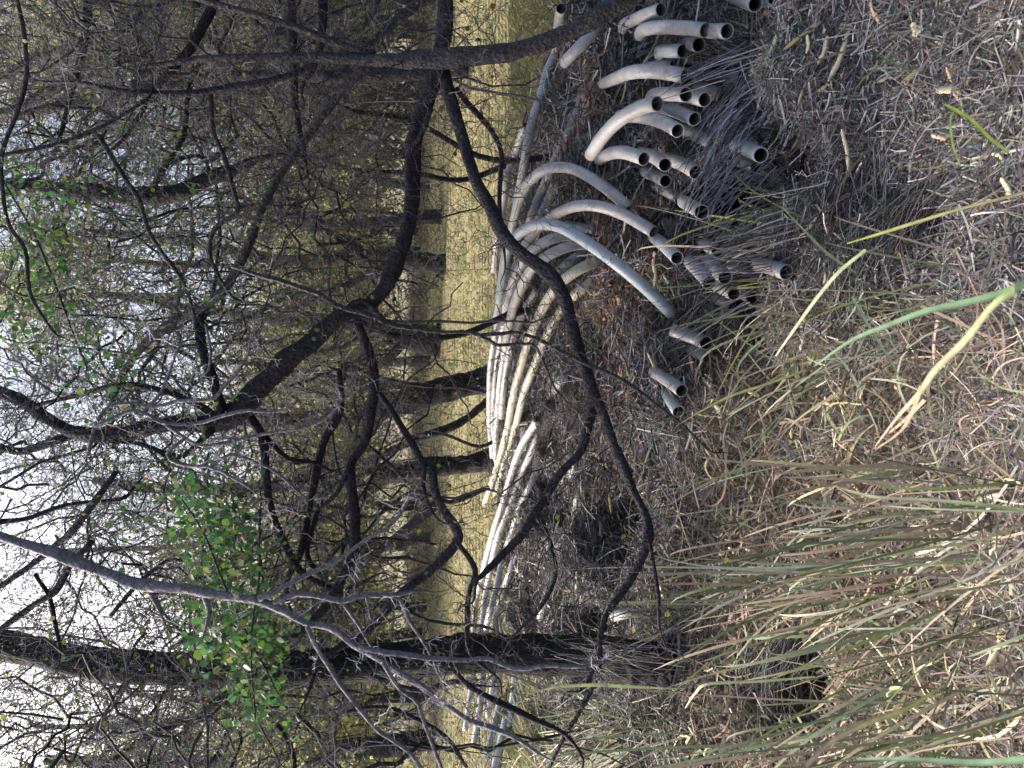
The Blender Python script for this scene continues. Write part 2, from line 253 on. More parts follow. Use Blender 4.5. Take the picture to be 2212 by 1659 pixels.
# ---------------------------------------------------------------- the pipes: picture position and apparent diameter give each one's distance
OD = .075
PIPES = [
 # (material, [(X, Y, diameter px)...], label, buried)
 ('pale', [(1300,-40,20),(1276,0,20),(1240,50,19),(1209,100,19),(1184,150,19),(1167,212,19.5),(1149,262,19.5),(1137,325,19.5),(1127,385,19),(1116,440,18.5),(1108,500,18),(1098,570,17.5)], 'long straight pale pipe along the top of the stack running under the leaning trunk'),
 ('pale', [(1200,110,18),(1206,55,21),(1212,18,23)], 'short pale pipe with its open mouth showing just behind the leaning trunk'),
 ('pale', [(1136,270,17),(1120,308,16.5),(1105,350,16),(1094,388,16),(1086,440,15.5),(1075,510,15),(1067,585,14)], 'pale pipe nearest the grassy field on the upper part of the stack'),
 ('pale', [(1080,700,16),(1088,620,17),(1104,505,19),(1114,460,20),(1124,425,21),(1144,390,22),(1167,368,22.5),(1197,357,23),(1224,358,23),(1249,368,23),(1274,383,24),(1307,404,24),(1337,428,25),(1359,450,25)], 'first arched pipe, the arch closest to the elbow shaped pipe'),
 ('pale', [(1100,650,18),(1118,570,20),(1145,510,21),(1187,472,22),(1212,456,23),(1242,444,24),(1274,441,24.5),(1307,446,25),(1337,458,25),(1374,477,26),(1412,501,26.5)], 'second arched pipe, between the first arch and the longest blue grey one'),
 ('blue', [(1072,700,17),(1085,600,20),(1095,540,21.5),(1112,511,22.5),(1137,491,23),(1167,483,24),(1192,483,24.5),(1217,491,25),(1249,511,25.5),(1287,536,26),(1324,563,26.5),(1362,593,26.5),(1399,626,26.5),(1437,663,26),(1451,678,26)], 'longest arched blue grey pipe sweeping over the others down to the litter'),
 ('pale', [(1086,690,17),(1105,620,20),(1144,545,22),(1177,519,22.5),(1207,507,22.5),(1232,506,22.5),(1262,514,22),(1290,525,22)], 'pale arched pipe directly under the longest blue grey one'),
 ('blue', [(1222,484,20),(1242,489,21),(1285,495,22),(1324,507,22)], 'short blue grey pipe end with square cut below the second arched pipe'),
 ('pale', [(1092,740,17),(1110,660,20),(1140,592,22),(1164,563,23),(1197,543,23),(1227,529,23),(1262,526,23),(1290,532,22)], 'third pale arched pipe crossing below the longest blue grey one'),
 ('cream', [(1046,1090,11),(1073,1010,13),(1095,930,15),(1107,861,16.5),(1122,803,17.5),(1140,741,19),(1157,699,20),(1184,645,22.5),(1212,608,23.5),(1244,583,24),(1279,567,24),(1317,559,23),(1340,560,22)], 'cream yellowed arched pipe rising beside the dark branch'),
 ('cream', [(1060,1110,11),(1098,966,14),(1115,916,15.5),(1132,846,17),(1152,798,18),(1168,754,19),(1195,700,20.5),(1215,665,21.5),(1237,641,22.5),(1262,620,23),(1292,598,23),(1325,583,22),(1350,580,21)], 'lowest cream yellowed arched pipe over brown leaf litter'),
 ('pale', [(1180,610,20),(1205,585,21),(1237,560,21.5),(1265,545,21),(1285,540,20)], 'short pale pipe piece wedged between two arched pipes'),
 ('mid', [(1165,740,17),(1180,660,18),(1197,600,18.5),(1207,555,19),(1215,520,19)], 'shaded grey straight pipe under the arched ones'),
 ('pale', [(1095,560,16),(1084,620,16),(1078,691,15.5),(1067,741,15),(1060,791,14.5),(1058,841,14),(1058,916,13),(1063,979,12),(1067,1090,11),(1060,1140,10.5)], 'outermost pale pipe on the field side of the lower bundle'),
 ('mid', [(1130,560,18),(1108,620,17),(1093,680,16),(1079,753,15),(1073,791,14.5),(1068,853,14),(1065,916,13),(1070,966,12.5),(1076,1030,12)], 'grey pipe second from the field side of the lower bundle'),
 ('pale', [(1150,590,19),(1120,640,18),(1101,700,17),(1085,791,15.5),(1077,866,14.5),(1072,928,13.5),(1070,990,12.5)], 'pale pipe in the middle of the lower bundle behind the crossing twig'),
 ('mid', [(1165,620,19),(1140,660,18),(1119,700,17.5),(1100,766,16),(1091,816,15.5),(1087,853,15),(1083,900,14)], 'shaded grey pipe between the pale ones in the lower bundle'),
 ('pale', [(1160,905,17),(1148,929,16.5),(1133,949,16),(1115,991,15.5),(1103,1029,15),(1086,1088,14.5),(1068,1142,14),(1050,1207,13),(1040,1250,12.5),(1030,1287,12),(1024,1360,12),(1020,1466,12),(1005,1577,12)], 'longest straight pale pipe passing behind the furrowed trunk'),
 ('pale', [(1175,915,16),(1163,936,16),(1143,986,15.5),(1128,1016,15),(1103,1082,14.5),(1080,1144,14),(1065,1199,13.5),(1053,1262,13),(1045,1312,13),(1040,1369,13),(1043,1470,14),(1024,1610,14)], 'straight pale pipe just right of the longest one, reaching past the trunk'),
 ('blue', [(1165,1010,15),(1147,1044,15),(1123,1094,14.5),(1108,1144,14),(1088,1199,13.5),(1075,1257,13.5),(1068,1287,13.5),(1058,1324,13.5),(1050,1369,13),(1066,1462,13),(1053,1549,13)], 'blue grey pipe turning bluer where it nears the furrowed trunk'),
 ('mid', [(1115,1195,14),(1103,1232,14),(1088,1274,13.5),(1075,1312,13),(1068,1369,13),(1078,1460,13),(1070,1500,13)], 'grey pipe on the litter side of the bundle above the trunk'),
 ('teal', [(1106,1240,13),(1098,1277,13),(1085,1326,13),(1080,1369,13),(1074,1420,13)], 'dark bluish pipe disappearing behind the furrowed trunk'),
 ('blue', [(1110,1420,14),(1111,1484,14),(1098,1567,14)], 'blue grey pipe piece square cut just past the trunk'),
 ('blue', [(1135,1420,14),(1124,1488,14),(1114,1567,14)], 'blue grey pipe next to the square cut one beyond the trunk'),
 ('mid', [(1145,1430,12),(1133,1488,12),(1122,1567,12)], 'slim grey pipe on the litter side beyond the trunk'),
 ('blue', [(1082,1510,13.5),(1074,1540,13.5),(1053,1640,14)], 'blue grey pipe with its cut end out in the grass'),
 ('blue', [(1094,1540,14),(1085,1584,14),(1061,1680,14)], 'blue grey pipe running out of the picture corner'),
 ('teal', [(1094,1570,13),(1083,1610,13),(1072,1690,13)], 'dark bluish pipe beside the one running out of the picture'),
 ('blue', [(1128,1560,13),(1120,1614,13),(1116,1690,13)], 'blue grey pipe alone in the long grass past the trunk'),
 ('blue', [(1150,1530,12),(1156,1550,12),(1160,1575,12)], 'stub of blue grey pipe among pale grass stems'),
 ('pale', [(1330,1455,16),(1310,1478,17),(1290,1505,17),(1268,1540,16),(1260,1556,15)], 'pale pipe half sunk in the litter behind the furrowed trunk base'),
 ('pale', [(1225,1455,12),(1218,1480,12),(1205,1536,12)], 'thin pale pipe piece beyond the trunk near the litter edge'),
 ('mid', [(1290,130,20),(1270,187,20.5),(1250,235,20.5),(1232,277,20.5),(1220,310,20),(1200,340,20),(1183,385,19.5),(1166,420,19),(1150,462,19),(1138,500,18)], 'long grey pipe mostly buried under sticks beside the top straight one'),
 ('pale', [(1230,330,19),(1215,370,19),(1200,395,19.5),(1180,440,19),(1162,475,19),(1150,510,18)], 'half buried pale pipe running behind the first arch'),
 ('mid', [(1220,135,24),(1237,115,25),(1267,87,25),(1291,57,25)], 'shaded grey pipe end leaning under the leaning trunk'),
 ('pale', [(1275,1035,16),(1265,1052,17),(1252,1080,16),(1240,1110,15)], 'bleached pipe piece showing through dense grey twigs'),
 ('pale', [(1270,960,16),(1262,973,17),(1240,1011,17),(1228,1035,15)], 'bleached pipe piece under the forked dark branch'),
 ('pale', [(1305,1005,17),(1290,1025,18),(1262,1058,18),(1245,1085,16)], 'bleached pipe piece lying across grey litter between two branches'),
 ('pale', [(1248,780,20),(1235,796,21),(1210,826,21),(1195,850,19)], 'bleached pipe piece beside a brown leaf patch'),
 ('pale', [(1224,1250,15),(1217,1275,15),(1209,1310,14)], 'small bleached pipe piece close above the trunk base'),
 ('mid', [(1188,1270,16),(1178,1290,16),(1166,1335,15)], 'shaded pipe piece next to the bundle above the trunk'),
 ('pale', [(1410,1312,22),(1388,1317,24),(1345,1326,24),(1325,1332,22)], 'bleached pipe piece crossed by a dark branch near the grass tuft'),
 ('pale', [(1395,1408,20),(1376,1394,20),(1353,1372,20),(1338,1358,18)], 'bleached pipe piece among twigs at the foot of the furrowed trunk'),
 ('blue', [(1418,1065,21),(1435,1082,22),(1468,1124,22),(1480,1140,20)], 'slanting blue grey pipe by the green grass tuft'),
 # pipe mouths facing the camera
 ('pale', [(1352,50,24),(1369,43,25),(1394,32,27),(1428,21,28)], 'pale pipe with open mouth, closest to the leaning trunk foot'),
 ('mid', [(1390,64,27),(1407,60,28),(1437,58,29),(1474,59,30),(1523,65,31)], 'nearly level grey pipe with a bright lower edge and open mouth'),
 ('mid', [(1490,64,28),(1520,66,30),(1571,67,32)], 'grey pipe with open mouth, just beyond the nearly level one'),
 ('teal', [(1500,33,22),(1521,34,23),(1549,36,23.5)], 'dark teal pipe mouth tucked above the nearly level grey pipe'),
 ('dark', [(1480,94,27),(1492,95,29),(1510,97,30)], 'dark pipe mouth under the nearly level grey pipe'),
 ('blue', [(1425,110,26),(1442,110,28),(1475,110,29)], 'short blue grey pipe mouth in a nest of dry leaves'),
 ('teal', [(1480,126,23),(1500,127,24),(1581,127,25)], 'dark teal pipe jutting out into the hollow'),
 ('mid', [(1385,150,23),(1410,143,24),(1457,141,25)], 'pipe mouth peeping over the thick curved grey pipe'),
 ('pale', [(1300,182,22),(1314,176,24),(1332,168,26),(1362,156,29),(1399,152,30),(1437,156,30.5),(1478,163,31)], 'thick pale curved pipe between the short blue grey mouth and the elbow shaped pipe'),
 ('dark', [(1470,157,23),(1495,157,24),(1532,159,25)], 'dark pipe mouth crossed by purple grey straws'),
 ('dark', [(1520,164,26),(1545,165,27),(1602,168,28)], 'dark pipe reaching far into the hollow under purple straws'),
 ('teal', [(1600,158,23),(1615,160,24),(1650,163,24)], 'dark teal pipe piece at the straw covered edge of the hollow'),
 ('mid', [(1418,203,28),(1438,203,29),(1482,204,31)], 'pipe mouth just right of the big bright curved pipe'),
 ('mid', [(1478,206,29),(1497,210,30),(1523,215,31)], 'pipe mouth with a forked stick poking out of it'),
 ('dark', [(1515,190,27),(1533,196,28),(1558,206,28)], 'dark pipe mouth behind crossed straws'),
 ('pale', [(1276,334,27),(1284,322,28),(1302,292,29),(1332,262,30),(1367,238,31),(1392,226,31),(1420,224,32)], 'big bright pipe bent like an elbow with wide open mouth'),
 ('pale', [(1340,250,25),(1357,251,27),(1399,253,28),(1437,265,29),(1464,282,30)], 'pale pipe under the elbow shaped one, mouth pointing down'),
 ('blue', [(1415,228,27),(1437,232,28),(1472,243,29),(1501,257,30)], 'blue grey pipe with thin pale rim beyond the elbow shaped one'),
 ('mid', [(1462,276,26),(1482,284,27),(1510,294,28),(1536,306,28)], 'grey pipe in the hollow beyond the pale downward pointing mouth'),
 ('teal', [(1486,310,23),(1500,316,24),(1524,329,24)], 'dark teal pipe piece under a hank of purple straws'),
 ('pale', [(1294,345,23),(1307,337,25),(1327,329,27),(1357,330,28.5),(1391,343,29.5)], 'first pipe mouth in the row of three over brown leaves'),
 ('pale', [(1385,331,26),(1400,334,27),(1417,341,28),(1437,356,29.5)], 'middle pipe mouth in the row of three over brown leaves'),
 ('pale', [(1430,340,26),(1447,344,27),(1474,354,28.5),(1503,372,30)], 'last pipe mouth in the row of three over brown leaves'),
 ('mid', [(1396,372,24),(1410,378,25),(1438,391,27)], 'small grey pipe mouth below the row of three'),
 ('pale', [(1462,384,23),(1475,389,24),(1491,396,25)], 'small pale pipe mouth half hidden by straws'),
 ('pale', [(1420,402,24),(1437,411,25),(1460,423,25),(1486,438,25)], 'pale pipe whose end is covered by straws'),
 ('pale', [(1478,436,28),(1495,446,30),(1516,458,32)], 'pipe with thin bright rim facing straight out below straws'),
 ('dark', [(1550,418,25),(1558,421,26),(1570,427,27)], 'very dark pipe mouth deep in the hollow'),
 ('mid', [(1415,473,23),(1434,478,24),(1460,484,24.5),(1490,492,24.5)], 'blue tinted pipe piece lying on brown litter'),
 ('blue', [(1412,512,25),(1427,524,27),(1444,538,28),(1463,557,29)], 'blue grey pipe with downturned mouth alone on the litter'),
 ('blue', [(1598,314,30),(1613,321,31),(1644,335,33)], 'blue grey pipe mouth standing alone, low in the hollow'),
 ('dark', [(1595,345,27),(1610,351,28),(1634,358,29)], 'dark pipe mouth hidden under the blue grey one'),
 ('blue', [(1510,520,25),(1528,530,27),(1550,542,28)], 'blue topped pipe mouth partly behind drooping straws'),
 ('mid', [(1500,575,30),(1515,590,31),(1533,611,32)], 'leftmost mouth of the cluster of four beneath straws'),
 ('mid', [(1530,567,30),(1547,582,32),(1567,599,33)], 'widest mouth of the cluster of four beneath straws'),
 ('mid', [(1540,610,29),(1559,621,30),(1586,634,31)], 'lowest mouth of the cluster of four beneath straws'),
 ('mid', [(1650,572,32),(1668,578,33),(1699,588,34)], 'separate pipe mouth furthest down the slope'),
 ('dark', [(1590,625,28),(1605,632,29),(1625,643,30)], 'dark pipe behind the lowest mouth of the cluster'),
 ('dark', [(1622,590,28),(1635,596,28),(1650,603,28)], 'very dark pipe beside the separate mouth'),
 ('dark', [(1540,640,26),(1553,645,27),(1580,659,27)], 'purple dark pipe under the cluster of four'),
 ('dark', [(1500,730,29),(1510,734,29),(1526,741,30)], 'upper dark mouth sunk in twigs below the cluster'),
 ('dark', [(1498,757,27),(1510,762,28),(1527,769,28)], 'lower dark mouth sunk in twigs below the cluster'),
 ('mid', [(1408,800,26),(1425,811,27),(1447,824,28),(1473,844,29)], 'upper pipe of the pair standing out of grey twigs'),
 ('blue', [(1434,838,26),(1443,853,27),(1454,872,27.5),(1466,889,28)], 'lower blue tinted pipe of the pair standing out of grey twigs'),
 ('mid', [(1575,-14,29),(1598,-3,30),(1632,9,32)], 'grey pipe mouth cut by the picture edge above the nearly level pipes'),
 ('mid', [(1645,-10,28),(1658,-3,29),(1674,3,30)], 'pipe mouth furthest out at the edge of the picture'),
]
pipe_pts = []
for mt, pl, *_ in PIPES:
    a = np.array(pl, float); pipe_pts.append(P(a[:, 0], a[:, 1], OD * F_PX / a[:, 2]))

# ---------------------------------------------------------------- terrain, fitted under the pipes
PRY = np.array([-3, 0, 1.7, 2.5, 3.3, 4.15, 5.0, 5.8, 7.5, 12, 60, 300.]); PRZ = np.array([-.4, -.45, -.5, -.56, -.52, -.22, -.02, .03, 0, 0, .1, .4])
def base_z(x, y):
    z = np.interp(y, PRY, PRZ)
    near = np.clip((9 - y) / 4, 0, 1)
    return z + near * (.035 * vnoise(x, y, 2.2, 3) + .02 * vnoise(x, y, 6, 4)) + .05 * vnoise(x, y, .5, 5) * np.clip((y - 6) / 6, 0, 1)
ctrl = []
for (mt, pl, lb), pp in zip(PIPES, pipe_pts):
    q = catmull(pp, 12)
    for k, c in enumerate(q):
        mouth = pl[-1][2] > 22 and pl[-1][0] > 1340
        off = ((-.09 if k < 2 else -.02) if k < 3 and 'elbow with' not in lb else .07 + .012 * k) if mouth else (.1 if c[1] > 4.4 and pl[0][2] < 20 and len(pl) > 5 else .05)
        if 'arched' in lb: off = .1 if k < 3 else .17
        if mt in ('dark', 'teal') and pl[-1][0] > 1500: off += .13
        ctrl.append((c[0], c[1], c[2] - off))
ctrl = np.array(ctrl)
gx0, gx1, gy0, gy1, gs = -4.5, 4.5, .6, 10.0, .045
gx = np.arange(gx0, gx1, gs); gy = np.arange(gy0, gy1, gs)
GX, GY = np.meshgrid(gx, gy, indexing='ij')
BZ = base_z(GX, GY); num = np.zeros_like(GX); den = np.full_like(GX, .12); low = np.full_like(GX, 9.0)
cb = base_z(ctrl[:, 0], ctrl[:, 1])
for (x, y, z), b in zip(ctrl, cb):
    d2 = (GX - x) ** 2 + (GY - y) ** 2
    wq = np.exp(-d2 / (2 * .12 ** 2)); num += wq * (z - b); den += wq
    low = np.where(d2 < .055 ** 2, np.minimum(low, z), low)
GZ = BZ + num / den
hollows = [(1600,90,.5,.13),(1590,200,.35,.18),(1620,300,.42,.16),(1650,400,.32,.2),(1560,400,.2,.14),(1600,470,.25,.13),(1620,620,.45,.17),(1560,560,.2,.12),(1545,105,.4,.10),
           (1640,690,.35,.1),(1500,760,.15,.09),(1700,1445,.4,.15),(1650,1470,.2,.12),(1850,80,.0,.1),(1990,490,.16,.1),(1780,380,.12,.1),(1930,660,.1,.08),(2050,1260,.1,.07),(1860,1160,.08,.08),(1550,160,.3,.1),(1500,250,.15,.08),(1480,750,.2,.05)]
for X, Y, dep, r in hollows:
    th = PITCH + math.atan((X - 1106) / F_PX); y0 = 3.2
    for _ in range(20): y0 = (CH - float(np.interp(y0, PRY, PRZ))) / math.tan(th)
    dd = y0 / math.cos(th) * math.cos(th - PITCH); c = P(X, Y, dd)
    GZ -= dep * (1.5 if dep > .19 else 1) * np.exp(-((GX - c[0]) ** 2 + (GY - c[1]) ** 2) / (2 * r * r))
GZ = np.minimum(GZ, low)
for _ in range(1):
    GZ[1:-1, 1:-1] = (GZ[1:-1, 1:-1] * 2 + GZ[:-2, 1:-1] + GZ[2:, 1:-1] + GZ[1:-1, :-2] + GZ[1:-1, 2:]) / 6
edge = np.minimum(np.minimum(GX - gx0, gx1 - gs - GX), np.minimum(GY - gy0, gy1 - gs - GY)); e = np.clip(edge / .5, 0, 1)
GZ = GZ * e + BZ * (1 - e)
def hz(x, y):
    x = np.asarray(x, float); y = np.asarray(y, float)
    fx = (x - gx0) / gs; fy = (y - gy0) / gs
    ok = (fx >= 0) & (fy >= 0) & (fx < len(gx) - 1.001) & (fy < len(gy) - 1.001)
    fxc = np.clip(fx, 0, len(gx) - 1.001); fyc = np.clip(fy, 0, len(gy) - 1.001); i = fxc.astype(int); j = fyc.astype(int); a = fxc - i; b = fyc - j
    z = GZ[i, j] * (1 - a) * (1 - b) + GZ[i + 1, j] * a * (1 - b) + GZ[i, j + 1] * (1 - a) * b + GZ[i + 1, j + 1] * a * b
    return np.where(ok, z, base_z(x, y))
DS = np.concatenate([np.arange(1.2, 9, .04), np.geomspace(9, 80, 90)])
def cast(X, Y):
    """where the ground is met in that direction; returns points and a hit mask"""
    X = np.atleast_1d(np.asarray(X, float)); Y = np.atleast_1d(np.asarray(Y, float)); res = np.full(len(X), np.nan)
    for s in range(0, len(X), 20000):
        Xs, Ys = X[s:s + 20000], Y[s:s + 20000]
        pp = P(Xs[:, None], Ys[:, None], np.broadcast_to(DS, (len(Xs), len(DS))))
        below = pp[..., 2] < hz(pp[..., 0], pp[..., 1])
        k = below.argmax(1); res[s:s + 20000] = np.where(below.any(1), DS[k], np.nan)
    ok = ~np.isnan(res); return P(X, Y, np.nan_to_num(res, nan=50.)), ok
# ground sheet: fine part near, coarse to the horizon, one mesh
xs = np.unique(np.concatenate([np.linspace(-200, -10, 14), np.linspace(-10, gx0, 12), gx, np.linspace(gx1 - gs, 10, 12), np.linspace(10, 200, 14)]))
ys = np.unique(np.concatenate([np.linspace(-20, gy0, 10), gy, np.linspace(gy1 - gs, 30, 60), np.linspace(30, 320, 20)]))
XX, YY = np.meshgrid(xs, ys, indexing='ij'); ZZ = hz(XX, YY) - .012
V = np.stack([XX, YY, ZZ], -1).reshape(-1, 3); ny = len(ys)
i = np.arange(len(xs) - 1)[:, None] * ny + np.arange(ny - 1)[None]
Q = np.stack([i, i + ny, i + ny + 1, i + 1], -1).reshape(-1, 4)
m, n, l, b = newmat('soil_and_grass')
geo = n.new('ShaderNodeNewGeometry'); sep = n.new('ShaderNodeSeparateXYZ'); l.new(geo.outputs['Position'], sep.inputs[0])
nz = n.new('ShaderNodeTexNoise'); nz.inputs['Scale'].default_value = 1.1; nz.inputs['Detail'].default_value = 8; l.new(geo.outputs['Position'], nz.inputs['Vector'])
nf = n.new('ShaderNodeTexNoise'); nf.inputs['Scale'].default_value = 35; nf.inputs['Detail'].default_value = 6; l.new(geo.outputs['Position'], nf.inputs['Vector'])
ad = n.new('ShaderNodeMath'); ad.operation = 'MULTIPLY_ADD'; ad.inputs[1].default_value = 1.6; l.new(nz.outputs[0], ad.inputs[0]); l.new(sep.outputs[1], ad.inputs[2])
def ramp(stops, fac):
    r = n.new('ShaderNodeValToRGB'); el = r.color_ramp.elements
    while len(el) < len(stops): el.new(.5)
    for q, (p_, c_) in zip(el, stops): q.position = p_; q.color = (*c_, 1)
    l.new(fac, r.inputs[0]); return r
mrr = n.new('ShaderNodeMapRange'); mrr.inputs[1].default_value = 6.5; mrr.inputs[2].default_value = 8.6; l.new(ad.outputs[0], mrr.inputs[0])
mr2 = n.new('ShaderNodeMapRange'); mr2.inputs[1].default_value = 21; mr2.inputs[2].default_value = 25; l.new(ad.outputs[0], mr2.inputs[0])
soil = ramp([(.3, (.012, .010, .009)), (.7, (.035, .028, .022))], nf.outputs[0])
fld = ramp([(.3, (.13, .13, .06)), (.5, (.21, .175, .10)), (.68, (.085, .105, .04))], nz.outputs[0])
far = ramp([(.35, (.12, .13, .06)), (.55, (.20, .175, .14)), (.7, (.15, .145, .10))], nz.outputs[0])
mA = n.new('ShaderNodeMix'); mA.data_type = 'RGBA'; l.new(mrr.outputs[0], mA.inputs[0]); l.new(soil.outputs[0], mA.inputs[6]); l.new(fld.outputs[0], mA.inputs[7])
mB = n.new('ShaderNodeMix'); mB.data_type = 'RGBA'; l.new(mr2.outputs[0], mB.inputs[0]); l.new(mA.outputs[2], mB.inputs[6]); l.new(far.outputs[0], mB.inputs[7])
l.new(mB.outputs[2], b.inputs['Base Color']); b.inputs['Roughness'].default_value = .95; b.inputs['Specular IOR Level'].default_value = .1
bp = n.new('ShaderNodeBump'); bp.inputs['Distance'].default_value = .03; l.new(nf.outputs[0], bp.inputs['Height']); l.new(bp.outputs[0], b.inputs['Normal'])
tag(link('ground', mesh_np('ground', V, Q, m, smooth=True)), kind='structure')

# ---------------------------------------------------------------- build the pipes
def pipe_mesh(pts, mat, sides=16):
    pts = np.asarray(pts); n = len(pts); t, A, B = frames(pts)
    th = np.linspace(0, 2 * np.pi, sides, endpoint=False); ring = (np.cos(th)[None, :, None] * A[:, None] + np.sin(th)[None, :, None] * B[:, None])
    r1, r2 = OD / 2, OD / 2 * .89
    wob = 1 + .012 * np.sin(2 * th)[None, :, None]
    Vo = (pts[:, None] + ring * r1 * wob).reshape(-1, 3); Vi = (pts[:, None] + ring * r2 * wob).reshape(-1, 3); V = np.vstack([Vo, Vi])
    i = np.arange(n - 1)[:, None] * sides; j = np.arange(sides)[None]; j2 = (j + 1) % sides; o = n * sides
    Qo = np.stack([i + j, i + j2, i + sides + j2, i + sides + j], -1).reshape(-1, 4)
    Qi = Qo[:, ::-1] + o; j = j[0]; j2 = j2[0]; e = (n - 1) * sides
    Qa = np.stack([j2, j, o + j, o + j2], -1); Qb = np.stack([e + j, e + j2, o + e + j2, o + e + j], -1)
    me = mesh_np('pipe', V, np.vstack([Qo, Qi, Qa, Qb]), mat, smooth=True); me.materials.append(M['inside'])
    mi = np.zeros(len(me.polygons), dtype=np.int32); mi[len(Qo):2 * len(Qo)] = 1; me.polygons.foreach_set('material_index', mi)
    return me
for (mt, pl, lb), pp in zip(PIPES, pipe_pts):
    t0 = pp[0] - pp[1]; t0 /= np.linalg.norm(t0)
    if pl[-1][0] > 1340 and 'arched' not in lb and 'elbow with' not in lb:      # near pipes carry on back under the heap
        pp = np.vstack([pp[0] + t0 * .16 + [-.01, .02, -.03], pp[0] + t0 * .08, pp])
    q = catmull(pp, max(10, int(np.sum(np.linalg.norm(np.diff(pp, axis=0), axis=1)) / .035)))
    # even spacing
    s = np.concatenate([[0], np.cumsum(np.linalg.norm(np.diff(q, axis=0), axis=1))]); u = np.linspace(0, s[-1], max(8, int(s[-1] / .06)))
    q = np.stack([np.interp(u, s, q[:, k]) for k in range(3)], 1)
    for _ in range(6 if 'arched' in lb else 3): q[1:-1] = (q[:-2] + 2 * q[1:-1] + q[2:]) / 4
    o0 = q[len(q) // 2].copy()
    o = link('pipe', pipe_mesh(q - o0, M[mt]), loc=o0)
    tag(o, lb, 'pipe', 'plastic pipes in the overgrown stack')

# ---------------------------------------------------------------- trees and limbs traced from the place
THICK = []
def limb(parent, name, pl, depth, mat, rs=1.0, sides=12, rough=.085, twigs=None, twl=.5, twc=None, twr=.004):
    """pl: (X, Y, width px); depth: number, (a, b) or list of distances"""
    if pl[-1][2] < 15 and name != 'stem' and 0 < pl[-1][0] < 2200 and 0 < pl[-1][1] < 1650:
        p1 = np.array(pl[-1], float); dv = (p1 - np.array(pl[-2], float))[:2]; dv /= max(np.linalg.norm(dv), 1); pl = list(pl)
        for q_ in range(3):
            an = rng.normal(0, .45); dv = np.array([dv[0] * math.cos(an) - dv[1] * math.sin(an), dv[0] * math.sin(an) + dv[1] * math.cos(an)])
            p1 = p1 + np.append(dv * (14 + 3 * pl[-1][2]), 0); pl.append((p1[0], p1[1], max(pl[-1][2] * .55, 1.5)))
        if not np.isscalar(depth) and len(depth) > 2: depth = list(depth) + [depth[-1]] * 3
    a = np.array(pl, float); k = len(a)
    d = np.full(k, float(depth)) if np.isscalar(depth) else (np.linspace(depth[0], depth[1], k) if len(depth) == 2 else np.array(depth, float))
    pp = P(a[:, 0], a[:, 1], d); rad = a[:, 2] * d / F_PX / 2 * rs
    L = np.sum(np.linalg.norm(np.diff(pp, axis=0), axis=1)); n_ = int(np.clip(L / .03, 12, 160))
    q = catmull(np.hstack([pp, rad[:, None]]), n_)
    q[:, :3] += np.cumsum(rng.normal(0, .0012, (n_, 3)), 0) * .8
    org = np.array(parent.location) if parent else np.zeros(3)
    o = link(name, limb_mesh(name, q[:, :3], np.maximum(q[:, 3], .0015), mat, sides, rough, org), parent)
    return q, L, o
def add_twigs(parent, paths, per_m, length, colr, r=.004, kids=4, thorns=8, wob=.35, leaves=0, leafsize=.022, leafpal=None, grav=0.0, name='twigs', towards=None):
    acc = Acc(); st = []; dr = []; org = np.array(parent.location)
    for q, L, _ in paths:
        nT = int(L * per_m)
        if nT < 1: continue
        ix = rng.integers(1, len(q) - 1, nT); t = nrm(q[ix + 1, :3] - q[ix - 1, :3])
        d = nrm(nrm(np.cross(t, rng.normal(size=(nT, 3)))) + t * rng.uniform(-.1, .7, (nT, 1)))
        st.append(q[ix, :3]); dr.append(d)
    st = np.vstack(st) - org; dr = np.vstack(dr); N = len(st)
    Ls = length * rng.uniform(.4, 1.3, N); rr = r * rng.uniform(.6, 1.2, N)
    nd = grow(acc, st, dr, Ls, rr, vary(colr, N, .35, .05), 9, kids, thorns, wob, grav)
    o = link(name, acc.mesh(name, M['twig']), parent); o['kind'] = 'stuff'
    if leaves:
        la = Acc(); ps = nd[rng.integers(0, len(nd), leaves)]
        leaf_batch(la, ps, leafsize * rng.uniform(.6, 1.3, leaves), pick(leafpal, leaves)); f = link('foliage', la.mesh('foliage', M['leaf']), parent); f['kind'] = 'stuff'
    return nd
OLIVE = [((.11, .125, .025), 4), ((.07, .10, .025), 4), ((.17, .16, .04), 2), ((.045, .085, .04), 2), ((.25, .10, .04), .25)]
DK, GR, PA = (.042, .038, .045), (.12, .115, .118), (.24, .225, .24)
T = []
# T1 leaning thorn tree
r1 = thing('thorn_tree', P(1400, -40, 3.25), 'dark thorn tree leaning over the pipe stack from the picture edge across the arched pipes', 'tree')
B1 = 'bark_grey'
ps = [limb(r1, 'trunk', [(1430,-60,52),(1310,20,44),(1250,55,40),(1160,90,38),(1100,105,36),(1040,112,40),(970,118,42),(900,120,36),(850,122,30),(800,121,24),(740,118,20),(600,115,17),(450,118,14),(330,130,10)], (3.3, 3.5), M[B1], sides=16, rough=.06)]
def sub(pl, dep, mat=B1, nm='branch', root=None, **k):
    q = limb(root or r1, nm, pl, dep, M[mat], **k); ps.append(q); return q
sub([(810,119,18),(737,97,17),(640,62,15),(560,38,13),(473,12,12),(380,-12,10)], (3.45, 3.2))
sub([(710,116,15),(667,147,14),(600,173,14),(500,190,14),(400,203,13),(300,200,12),(233,190,10),(177,180,8),(80,175,6)], (3.45, 3.4), 'bark_dark')
sub([(940,120,26),(958,160,26),(975,220,24),(1000,300,24),(1025,380,25),(1060,450,27),(1090,510,29),(1130,550,30),(1190,595,30),(1225,650,30),(1240,710,30),(1260,780,30),(1285,840,30),(1290,885,25),(1278,930,21),(1262,980,21),(1215,1030,20),(1185,1080,20),(1160,1120,20),(1130,1165,18),(1090,1205,15),(1050,1245,11),(1035,1262,8)], (3.45, 3.1), 'bark_dark', 'limb', sides=14)
